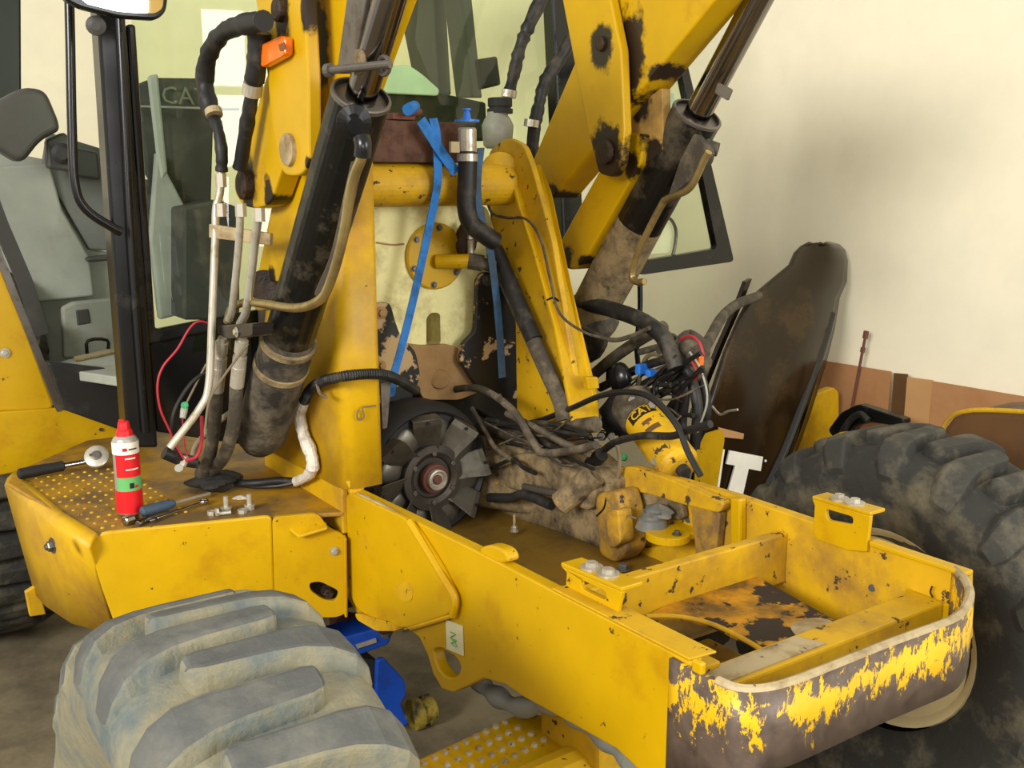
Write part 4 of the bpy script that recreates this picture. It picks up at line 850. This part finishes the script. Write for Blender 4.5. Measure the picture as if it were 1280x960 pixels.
# loom over the bell housing and to the right cluster
hose([(505, 478), (530, 492), (560, 488), (600, 486), (640, 512), (665, 550), (680, 566), (720, 562), (745, 556)], .011, 'dustyhose', 'dusty_loom', 10, X=1.58)
hose([(592, 512), (625, 528), (665, 528), (710, 512), (750, 495), (785, 490), (815, 498), (845, 530), (860, 565), (876, 595)], .008, 'wire', 'black_cable', 8, X=1.69)
hose([(600, 535), (650, 545), (690, 545), (715, 535), (745, 530)], .022, 'dustyhose', 'dusty_hose', 12, X=1.70)
hose([(662, 580), (690, 594), (718, 592), (740, 578), (765, 555), (800, 545), (840, 545), (860, 538), (888, 530)], .010, 'rubber', 'black_cable', 10, X=1.72)
hose([(662, 576), (680, 590), (710, 592), (735, 582), (752, 568)], .020, 'rubber', 'black_hose', 12, X=1.70)
hose([(745, 500), (735, 530), (742, 555), (765, 575)], .008, 'wire', 'black_cable', 8, X=1.80); hose([(770, 545), (775, 580), (768, 610), (760, 625)], .006, 'brownwire', 'dusty_wire', 8, X=1.72)
hose([(735, 580), (728, 600), (745, 615), (765, 622)], .003, 'brownwire', 'dusty_wire', 6, X=1.68); hose([(758, 622), (755, 635), (746, 645)], .003, 'wire', 'black_wire', 6, X=1.66); hose([(757, 622), (775, 640), (795, 648)], .003, 'brownwire', 'dusty_wire', 6, X=1.66)
hose([(615, 585), (640, 575), (655, 585), (670, 592)], .006, 'wire', 'black_wire', 6, X=1.60); hose([(590, 510), (610, 545), (620, 560), (640, 575)], .007, 'dustyhose', 'dusty_wire', 8, X=1.60)
# big hose and cluster at the right
rw = random.Random(11)
for i in range(18):
    x0, y0 = rw.uniform(745, 800), rw.uniform(485, 555); x1, y1 = rw.uniform(835, 885), rw.uniform(415, 520)
    hose([(x0, y0), (x0 * .65 + x1 * .35 + rw.uniform(-14, 14), y0 * .65 + y1 * .35 + rw.uniform(-22, 10)), (x0 * .3 + x1 * .7 + rw.uniform(-10, 10), y0 * .3 + y1 * .7 + rw.uniform(-20, 14)), (x1, y1)], rw.choice((.0025, .003, .005, .007)), rw.choice(('wire', 'rubber', 'brownwire', 'wire', 'dustyhose')), 'loose_wire', 6, X=rw.uniform(1.88, 2.02))
for i in range(9):
    x0, y0 = rw.uniform(600, 640), rw.uniform(500, 560); x1, y1 = rw.uniform(700, 760), rw.uniform(520, 590)
    hose([(x0, y0), ((x0 * 2 + x1) / 3, (y0 * 2 + y1) / 3 + rw.uniform(-8, 20)), ((x0 + 2 * x1) / 3, (y0 + 2 * y1) / 3 + rw.uniform(-8, 20)), (x1, y1)], rw.choice((.003, .005, .009)), rw.choice(('wire', 'rubber', 'dustyhose')), 'loose_wire', 6, X=rw.uniform(1.60, 1.66))
hose([(716, 378), (745, 382), (775, 390), (805, 402), (828, 420), (840, 445), (845, 460)], .024, 'rubber', 'black_hose', 14, X=1.95)
mk('dusty_hose', tube([P(948, 370, Y=2.60), P(922, 380, Y=2.5), P(903, 396, Y=2.4), P(889, 420, Y=2.27), P(876, 442, Y=2.17), P(866, 455, Y=2.12)], .018, n=12), M['dustyhose'], BL, smooth=True)
hose([(715, 400), (740, 415), (765, 425), (790, 420), (812, 410)], .007, 'dustyhose', 'dusty_wire', 8, X=1.92)
hose([(740, 470), (770, 445), (800, 425), (830, 408)], .018, 'dustyhose', 'dusty_hose', 12, X=2.0)
hose([(800, 440), (830, 432), (848, 430)], .010, 'dustyhose', 'dusty_wire', 8, X=2.0)
for i, (a, b, c) in enumerate([((750, 485), (800, 460), (845, 445)), ((770, 500), (815, 475), (850, 455)), ((800, 500), (830, 490), (856, 468)), ((760, 490), (790, 475), (835, 455))]):
    hose([a, b, c], .013 if i < 3 else .004, 'rubber' if i < 3 else 'steel', 'hydraulic_hose', 10, X=1.96 + .03 * i)
for i, px in enumerate([[(845, 440), (862, 470), (872, 510), (868, 560)], [(852, 450), (856, 490), (852, 530), (858, 565)], [(860, 440), (878, 480), (882, 520), (870, 550)], [(840, 450), (848, 480), (842, 520)]]):
    hose(px, .016, 'rubber', 'hanging_hose', 10, X=2.0 + .03 * i)
hose([(862, 440), (876, 462), (884, 500), (872, 540)], .003, 'bluecap' if False else 'bottle', 'grey_wire', 6, X=1.97)
hose([(850, 425), (862, 420), (874, 428), (880, 445)], .004, 'redwire', 'red_wire', 6, X=2.0); hose([(846, 500), (858, 480), (872, 470), (864, 450)], .003, 'redwire', 'red_wire', 6, X=1.97)
lump((862, 440), 2.05, (.05, .06, .06), 'dustyhose', 71, 'connector_cluster'); lump((850, 470), 2.05, (.04, .05, .06), 'rubber', 72, 'connector_cluster'); lump((868, 455), 2.03, (.03, .05, .05), 'dustyhose', 73, 'connector_cluster')
q = P(842, 422, X=1.98); mk('open_pipe_end', lathe(q + Vector((0, .05, -.05)), q, [(0, .016), (.055, .016), (.07, .018), (.071, .009), (.05, .008)], 16), M['dustyhose'], BL)
mk('orange_connector', box(P(874, 451, X=2.0), (.02, .02, .03)), M['orange'], BL, bevel=.004)
mk('blue_connector', box(P(803, 461, X=1.94), (.04, .02, .03)), M['bluecap'], BL, bevel=.003); mk('blue_connector', box(P(814, 466, X=1.94), (.03, .02, .02)), M['bluecap'], BL, bevel=.003)
mk('black_relay', blob(P(775, 472, X=1.9), (.03, .04, .045), 8, .1, 77), M['black'], BL, smooth=True)
mk('white_wire_end', tube(PP([(890, 508), (900, 518), (910, 514), (922, 512)], X=2.2), .004, n=6), M['steel'], BL)
hose([(606, 215), (612, 262), (632, 272), (658, 274), (676, 300), (688, 350), (700, 392), (730, 415), (760, 424)], .004, 'dustyhose', 'thin_cable', 8, X=1.70)
mk('cable_tie', tube(PP([(684, 375), (692, 372), (698, 376)], X=1.70), .003, n=6), M['black'], BL)
hose([(628, 325), (640, 340), (646, 348)], .004, 'steel', 'dusty_wire', 6, X=1.72)
# ------------------------------------------------------------------ loose things
def onp(x, y, dz=0): return P(x, y, Z=SZ + dz)
# timber block on the cross tube and the blue straps
tz0, tz1 = c0.z + .06, P(520, 152, Y=2.53).z
tag(mk('timber_block', box((1.345, 2.55, (tz0 + tz1) / 2), (.40, .09, tz1 - tz0)), M['wood'], bevel=.004), 'dark oily timber block lying on the yellow cross tube', 'timber')
s1 = [P(541, 148, Y=2.50), P(545, 165, Y=2.49), P(547, 200, Y=2.47), P(546, 235, Y=2.475), P(535, 290, Y=2.50), P(520, 360, Y=2.50), P(503, 430, Y=2.48), P(492, 470, Y=2.46), P(488, 496, Y=2.46)]
ss = thing('ratchet_strap', 'blue ratchet strap hung over the timber, nearer the left tower', 'strap', s1[0], 'blue straps')
mk('webbing', ribbon(spline(s1, 5), (.026, 0, .003), .003), M['strap'], ss)
mk('webbing', ribbon(spline(PP([(526, 150), (548, 185), (570, 216)], Y=2.462), 5), (.024, 0, .018), .003), M['strap'], ss)
mk('webbing_roll', cyl(P(510, 137, Y=2.47), P(518, 133, Y=2.52), .016, n=14), M['strap'], ss, smooth=False)
mk('ratchet_buckle', join(box(P(500, 146, Y=2.53), (.07, .05, .018)), cyl(P(512, 140, Y=2.50), P(524, 140, Y=2.53), .012, n=12)), M['rust'], ss, bevel=.003)
s2 = [P(601, 185, Y=2.47), P(597, 225, Y=2.44), P(599, 262, Y=2.44), P(612, 310, Y=2.47), P(619, 360, Y=2.49), P(624, 410, Y=2.49), P(628, 472, Y=2.48)]
tag(mk('ratchet_strap', ribbon(spline(s2, 5), (.024, 0, .002), .003), M['strap2']), 'faded blue strap hanging beside the black coolant hose', 'strap', 'blue straps')
# spray can
cb = onp(163, 640, .0045); can = thing('spray_can', 'red and white aerosol spray can standing on the yellow platform', 'spray can', cb)
k = Vector((0, 0, 1)); hcan = P(160, 527, Y=cb.y).z - cb.z; rc_ = .0265
rc_ = 15.5 / FPX * (cb - CAM).dot(FW)
mk('can_body', lathe(cb, cb + k, [(0, rc_ * .9), (.004, rc_), (hcan * .80, rc_), (hcan * .83, rc_ * .9), (hcan * .86, rc_ * .7)], 64), M['silver'], can, smooth=False, bevel=.001)
def band(nm, a, b, m, lo=-1.6, hi=1.6, off=.0008):
    to = math.atan2(-cb.y, -cb.x); rows = []
    for z in (a, b): rows.append([cb + Vector((math.cos(to + lo + (hi - lo) * i / 48) * (rc_ + off), math.sin(to + lo + (hi - lo) * i / 48) * (rc_ + off), z * hcan)) for i in range(49)])
    return mk(nm, sheet(rows), M[m], can, smooth=True)
band('label_red', .02, .27, 'red', -3.14, 3.14); band('label_green', .27, .42, 'green', -.9, 1.4); band('label_red', .42, .67, 'red', -.9, 1.4); band('label_white', .67, .80, 'white', -3.14, 3.14)
band('label_line', .62, .635, 'white', -.1, .7, .0014); band('label_line', .50, .515, 'white', -.1, .9, .0014); band('label_mark', .71, .745, 'printred', -.25, .1, .0014); band('label_text', .72, .735, 'printdark', .2, .9, .0014); band('label_picture', .30, .36, 'printdark', .1, .45, .0014); band('label_price', .30, .33, 'printred', .5, .8, .0012)
mk('spray_cap', lathe(cb + k * hcan * .86, cb + k * 2, [(0, rc_ * .68), (.012, rc_ * .62), (.016, rc_ * .5), (.022, rc_ * .48), (.034, rc_ * .42), (.036, rc_ * .3)], 20), M['red'], can)
mk('nozzle', box(cb + k * (hcan * .86 + .038) + Vector((-.006, -.004, 0)), (.012, .008, .008)), M['red'], can, bevel=.002)
# ratchet
ra = thing('ratchet_wrench', 'chrome ratchet wrench with black grip at the platform edge', 'wrench', onp(75, 590))
a, b, c_ = onp(22, 593, .021), onp(80, 582, .024), onp(125, 574, .026)
d_ = (b - a).normalized(); Lh = (b - a).length
mk('grip', lathe(a, b, [(0, .010), (.004, .0155), (Lh * .4, .0165), (Lh * .8, .0145), (Lh - .004, .0155), (Lh, .011)], 16), M['matblack'], ra, smooth=True)
mk('shaft', cyl(b, c_, .008, .0075, n=12), M['chrome'], ra, smooth=True)
u_ = Vector((-.25, -.75, .62)).normalized(); c3 = P(121, 571, Y=c_.y - .012)
mk('ratchet_head', lathe(c3 - u_ * .012, c3 + u_, [(0, .024), (.004, .033), (.018, .034), (.022, .028)], 28), M['steel'], ra, smooth=True)
mk('selector', join(lathe(c3 + u_ * .010, c3 + u_, [(0, .014), (.004, .014), (.005, .010)], 18), box(c3 + u_ * .016 - RT * .012, (.014, .006, .006))), M['dullsteel'], ra)
# screwdriver and spanners
sdw = thing('screwdriver', 'screwdriver with blue-grey handle lying beside the spray can', 'screwdriver', onp(195, 635))
a, b, c_ = onp(176, 640, .018), onp(218, 629, .018), onp(262, 617, .010)
Ls = (b - a).length
mk('handle', lathe(a, b, [(0, .008), (.004, .013), (Ls * .3, .014), (Ls * .75, .0135), (Ls, .009)], 12), M['blueprint'], sdw, smooth=True)
mk('blade', cyl(b, c_, .0045, n=10), M['steel'], sdw, smooth=True)
def spanner(nm, p, q, r_, lab):
    d = (q - p).normalized(); s = d.cross(Vector((0, 0, 1))).normalized(); L = (q - p).length; out = []
    pts = [(-.1, .55), (.25, .35), (.35, .0), (.25, -.35), (-.1, -.55)]
    t = thing(nm, lab, 'wrench', p)
    sh = [p + d * L * .08 + s * r_ * .45, p + d * L * .92 + s * r_ * .4, p + d * L * .92 - s * r_ * .4, p + d * L * .08 - s * r_ * .45]
    mk('shank', prism(sh, (0, 0, .006)), M['chrome'], t, bevel=.002)
    g = [];
    for i in range(15): an = .55 + i * (2 * math.pi - 1.1) / 14 + math.pi; g.append(p + d * math.cos(an + math.pi) * 0 + (d * -math.cos(an) * -1 + s * math.sin(an)) * r_ * 1.1)
    g += [p - d * r_ * -.2 + s * 0 + d * -.0]
    mk('open_jaw', prism([p - d * r_ * 1.2 + s * r_, p - d * r_ * .1 + s * r_ * 1.1, p + d * r_ + s * r_ * .5, p + d * r_ - s * r_ * .5, p - d * r_ * .1 - s * r_ * 1.1, p - d * r_ * 1.2 - s * r_, p - d * r_ * 1.1 - s * r_ * .45, p - d * r_ * .2 - s * r_ * .45, p - d * r_ * .2 + s * r_ * .45, p - d * r_ * 1.1 + s * r_ * .45], (0, 0, .008)), M['chrome'], t, bevel=.002)
    ri = [q + (d * math.cos(x) + s * math.sin(x)) * r_ for x in [i * math.pi / 8 for i in range(16)]]; ro_ = [q + (d * math.cos(x) + s * math.sin(x)) * r_ * .6 for x in [i * math.pi / 6 for i in range(12)]]
    mk('ring_end', prism(ri, (0, 0, .009), [ro_]), M['chrome'], t, bevel=.002); return t
spanner('spanner', onp(190, 651, .005), onp(255, 629, .005), .012, 'chrome spanner lying between the screwdriver and the loose bolts')
so = thing('socket', 'chrome socket lying at the foot of the spray can', 'socket', onp(162, 650))
mk('socket_body', lathe(onp(155, 652, .012), onp(168, 648, .012), [(0, .010), (.002, .0125), (.024, .0125), (.025, .009), (.012, .008)], 16), M['chrome'], so)
mk('drive_end', lathe(onp(166, 649, .012), onp(174, 645, .012), [(0, .009), (.016, .009)], 16), M['chrome'], so)
tag(mk('extension_bar', cyl(onp(172, 655, .008), onp(186, 648, .008), .007, n=12), M['chrome'], bevel=.001), 'short chrome extension bar lying in front of the screwdriver handle', 'tool')
bolts = [((283, 640), 0, 'upright bolt standing left of the other upright bolt on the platform'), ((312, 637), 0, 'upright bolt standing nearest the corner of the yellow platform')]
for px, _, lab in bolts:
    q = onp(*px); o = thing('bolt', lab, 'bolt', q, 'bolts on the platform')
    mk('head', lathe(q, q + k, [(0, .012), (.010, .012), (.011, .010)], 6), M['steel'], o); mk('flange', lathe(q + k * .011, q + k, [(0, .014), (.003, .014)], 16), M['steel'], o); mk('thread', cyl(q + k * .011, q + k * .042, .006, n=10), M['steel'], o)
for px, lab in (((265, 643), 'hex nut lying left of the upright bolts'), ((303, 641), 'hex nut lying between the two upright bolts')):
    q = onp(*px); tag(mk('hex_nut', lathe(q, q + k, [(0, .012), (.010, .012), (.010, .006), (.002, .006)], 6), M['steel']), lab, 'nut', 'nuts on the platform')
q = onp(273, 645); tag(mk('fallen_bolt', join(cyl(q + k * .006, q + k * .006 + Vector((.03, -.006, 0)), .005, n=8), cyl(q + k * .011 + Vector((-.006, 0, 0)), q + k * .011, .011, n=6)), M['steel']), 'bolt lying on its side below the upright bolts', 'bolt', 'bolts on the platform')
tag(mk('oily_rag', blob(onp(272, 602, .026), (.066, .05, .024), 14, .45, 5), M['rubbercloth'], smooth=True), 'crumpled black oily rag lying under the wiring loom', 'rag')
tag(mk('paper_scrap', blob(onp(300, 622, .004), (.02, .015, .004), 8, .5, 8), M['whitetape'], smooth=True), 'pale scrap of paper lying beside the oily rag', 'scrap')
# hood panel
rows_px = [((1012, 303.5), (1036, 303.5)), ((1002, 307), (1048, 306.5)), ((994, 315), (1055, 313)), ((987, 331), (1058, 326)), ((954, 358), (1057, 352)), ((936, 374), (1048, 372)), ((922, 400), (1042, 410)), ((905, 440), (1031, 455)), ((886, 500), (1010, 522)), ((872, 545), (994, 566)), ((858, 600), (966, 625)), ((846, 650), (945, 690))]
rows = []; nC = 18
for i, (l, r_) in enumerate(rows_px):
    Yb = 2.70 - .02 * max(0, i - 1); a, b = P(*l, Y=Yb), P(*r_, Y=Yb); row = []
    for j in range(nC + 1):
        s = j / nC; p = a.lerp(b, s)
        row.append(P(l[0] + (r_[0] - l[0]) * s, l[1] + (r_[1] - l[1]) * s, Y=Yb + .05 * max(0, (s - .62) / .38) ** 2 + .012 * math.sin(s * 6.2)))
    rows.append(row)
last = rows[-1]; d8 = [(rows[-1][j] - rows[-2][j]) for j in range(nC + 1)]
rows.append([p + d8[j] * ((p.z - .025) / -d8[j].z) for j, p in enumerate(last)])
hp_ = thing('engine_hood_panel', 'glossy black and brown hood panel with white letter leaning behind the far rail', 'panel', rows[-1][9])
hm = mk('panel_sheet', sheet(rows), M['hood'], hp_, solid=.012, smooth=True)
mk('edge_flange', ribbon(PP([(934, 350), (922, 382), (900, 432), (876, 492), (866, 520)], Y=2.64), (.03, 0, .01), .02), M['hood'], hp_)
mk('rolled_edge', tube([P(1036, 392, Y=2.66), P(1026, 425, Y=2.64), P(1008, 480, Y=2.61), P(985, 545, Y=2.575), P(960, 605, Y=2.545), P(938, 660, Y=2.51)], lambda t: .030 + .018 * t, n=16), M['gloss'], hp_, smooth=True)
def onhood(px, off=.012): return [P(x, y, Y=2.525 - off) for x, y in px]
def hy(px, off=.014): return [P(x, y, Y=2.54 - (y - 556) * .00036 - off) for x, y in px]
mk('letter_t', prism(hy([(912, 563), (954, 571), (951, 589), (936, 586), (928, 622), (909, 618), (919, 582), (908, 580)]), (0, .006, 0)), M['white'], hp_)
mk('letter_stroke', prism(hy([(899, 560), (906, 562), (899, 612), (890, 610)]), (0, .006, 0)), M['white'], hp_)
mk('letter_dot', cyl(P(957, 576, Y=2.518), P(957, 576, Y=2.526), .005, n=10), M['white'], hp_)
mk('decal_and_reflection', prism(hy(rnd([(872, 545), (902, 536), (906, 548), (896, 612), (868, 606)], 4), .018), (0, .006, 0)), Y_, hp_)
mk('decal_and_reflection', prism(PP([(898, 534), (930, 542), (929, 549), (900, 546)], Y=2.53), (0, .004, 0)), M['card2'], hp_)  # tan strip is a reflection painted on; the block above is the decal
hb = P(1046, 352, Y=2.72); mk('latch_ring', tube([P(1045 + 6 * math.cos(x), 352 + 9 * math.sin(x), Y=2.70) for x in [i * .63 for i in range(11)]], .006, n=8, k=2), M['black'], hp_, smooth=True); mk('latch_bolt', hexbolt(P(1044, 352, Y=2.72), (-.5, -1, 0), .012, .015), M['chrome'], hp_)
# cardboard sheets along the wall
for i, (x0, x1, m, lab, yo) in enumerate([(1000, 1116, 'card', 'brown cardboard sheet against the wall right of the hood panel', 450), (1119, 1136, 'brownpaint', 'narrow dark gap-shade board between two cardboard sheets', 462), (1136, 1168, 'card2', 'narrow pale cardboard sheet against the wall', 464), (1168, 1340, 'card', 'wide brown cardboard sheet at the right edge of the wall', 469)]):
    X0 = 3.58 - .012 * i; a, b = P(x0, yo, X=X0), P(x1, yo, X=X0); zt = .985 + .004 * (i % 2)
    tag(mk('cardboard_sheet' if i != 1 else 'gap_shade_strip', prism([(X0, a.y, FZ), (X0, b.y, FZ), (X0, b.y, zt), (X0, a.y, zt - .005)], (-.008, 0, 0)), M[m]), lab, 'cardboard' if i != 1 else 'strip', 'sheets along the wall')  # second piece: dark strip put in for the shaded gap between sheets
rp0, rp1 = P(1083, 414, X=3.555), P(1068, 492, X=3.55); dr = (rp1 - rp0).normalized()
ro = thing('rusty_rod', 'thin rusty rod leaning on the wall above the cardboard', 'rod', rp0 + dr * ((rp0.z - FZ) / -dr.z))
mk('rod', cyl(rp0, rp0 + dr * ((rp0.z - FZ - .005) / -dr.z), .006, n=8), M['rust'], ro); mk('coupling', cyl(rp0, rp0 + dr * .03, .011, n=10), M['rust'], ro); mk('coupling', cyl(rp0 + dr * .07, rp0 + dr * .09, .010, n=10), M['rust'], ro)
# attachments standing behind the far tyre
Yq = 2.66
yb = thing('bucket_coupler', 'yellow steel coupler frame standing behind the far tyre', 'attachment', (3.3, 2.76, FZ))
mk('side_plate', prism([P(*q, Y=Yq) for q in rnd([(1008, 496), (1034, 488), (1043, 484), (1049, 490), (1049, 600), (1000, 640)], 6)] , (0, .04, 0)), M['yellow_tower'], yb, bevel=.006)
bx = [P(1000, 630, Y=Yq), P(1048, 600, Y=Yq)]
mk('foot', prism([bx[0], bx[1], Vector((bx[1].x, Yq, FZ)), Vector((bx[0].x, Yq, FZ))], (0, .06, 0)), M['yellow_dirty'], yb, bevel=.006)
mk('black_arm', prism([P(*q, X=3.30) for q in rnd([(1034, 538), (1050, 516), (1072, 505), (1130, 524), (1128, 533), (1085, 528), (1068, 534), (1052, 560)], 5)], (.05, 0, 0)), M['black'], yb, bevel=.006)
mk('arm_hose', tube(PP([(1046, 560), (1058, 532), (1074, 518), (1086, 526)], X=3.28), .014, n=10), M['rubber'], yb, smooth=True)
mk('top_bar', prism([P(*q, X=3.24) for q in ((1040, 545), (1050, 540), (1062, 560), (1040, 575))], (.05, 0, 0)), Y_, yb, bevel=.004)
db = thing('brown_bucket', 'dark brown rounded steel bucket at the right edge behind the far tyre', 'bucket', (3.1, 1.6, FZ))
pr = rnd([(1178, 548), (1186, 524), (1204, 515), (1250, 514), (1330, 522)], 8)
pts3 = PP([(1176, 560), (1180, 535), (1190, 522), (1205, 516), (1240, 514), (1340, 520)], X=3.05)
bk = [p for p in pts3] + [Vector((3.05, pts3[-1].y, FZ)), Vector((3.05, pts3[0].y, FZ))]
mk('shell', prism(bk, (.30, 0, 0)), M['brownpaint'], db, bevel=.02, bseg=3)
mk('lip', tube([p + Vector((-.005, 0, .004)) for p in pts3], .008, n=8), M['yellow_dirty'], db, smooth=True)
# trolley jack under the frame
wb = P(524, 914, Z=FZ)
jk = thing('trolley_jack', 'blue trolley jack with yellow wheel on the floor under the frame', 'jack', wb)
wz = P(524, 891, Y=wb.y + .02)
mk('wheel', lathe(wz + Vector((-.03, 0, 0)), wz + Vector((1, 0, 0)), [(0, .03), (.004, .05), (.03, .05), (.032, .042), (.05, .042), (.052, .05), (.075, .05), (.08, .03)], 24), M['jackwheel'], jk)
mk('side_plate', prism(PP(rnd([(472, 826), (480, 822), (506, 850), (508, 868), (500, 880), (512, 905), (502, 908), (470, 890)], 5), Y=wb.y - .02), (0, .02, 0)), M['bluejack'], jk, bevel=.004)
mk('lift_arm', prism(PP(rnd([(418, 800), (476, 784), (492, 790), (486, 806), (425, 828)], 4), Y=wb.y - .25), (0, .10, 0)), M['bluejack'], jk, bevel=.006)
mk('arm_slot', prism(PP([(445, 806), (470, 798), (471, 803), (447, 811)], Y=wb.y - .255), (0, .004, 0)), M['steel'], jk)
mk('handle_rod', cyl(P(455, 912, Y=wb.y - .01), P(506, 897, Y=wb.y - .01), .010, n=10), M['steel'], jk)
jb = P(440, 850, Y=wb.y - .1); mk('chassis', prism(PP(rnd([(405, 815), (440, 822), (474, 826), (478, 905), (405, 930)], 4), Y=wb.y + .0), (0, .12, 0)), M['matblack'], jk, bevel=.006)
mk('rusty_crossbeam', prism(PP([(420, 770), (490, 778), (470, 795), (425, 806)], Y=2.5), (0, .06, 0)), M['rust'], BL, bevel=.005)
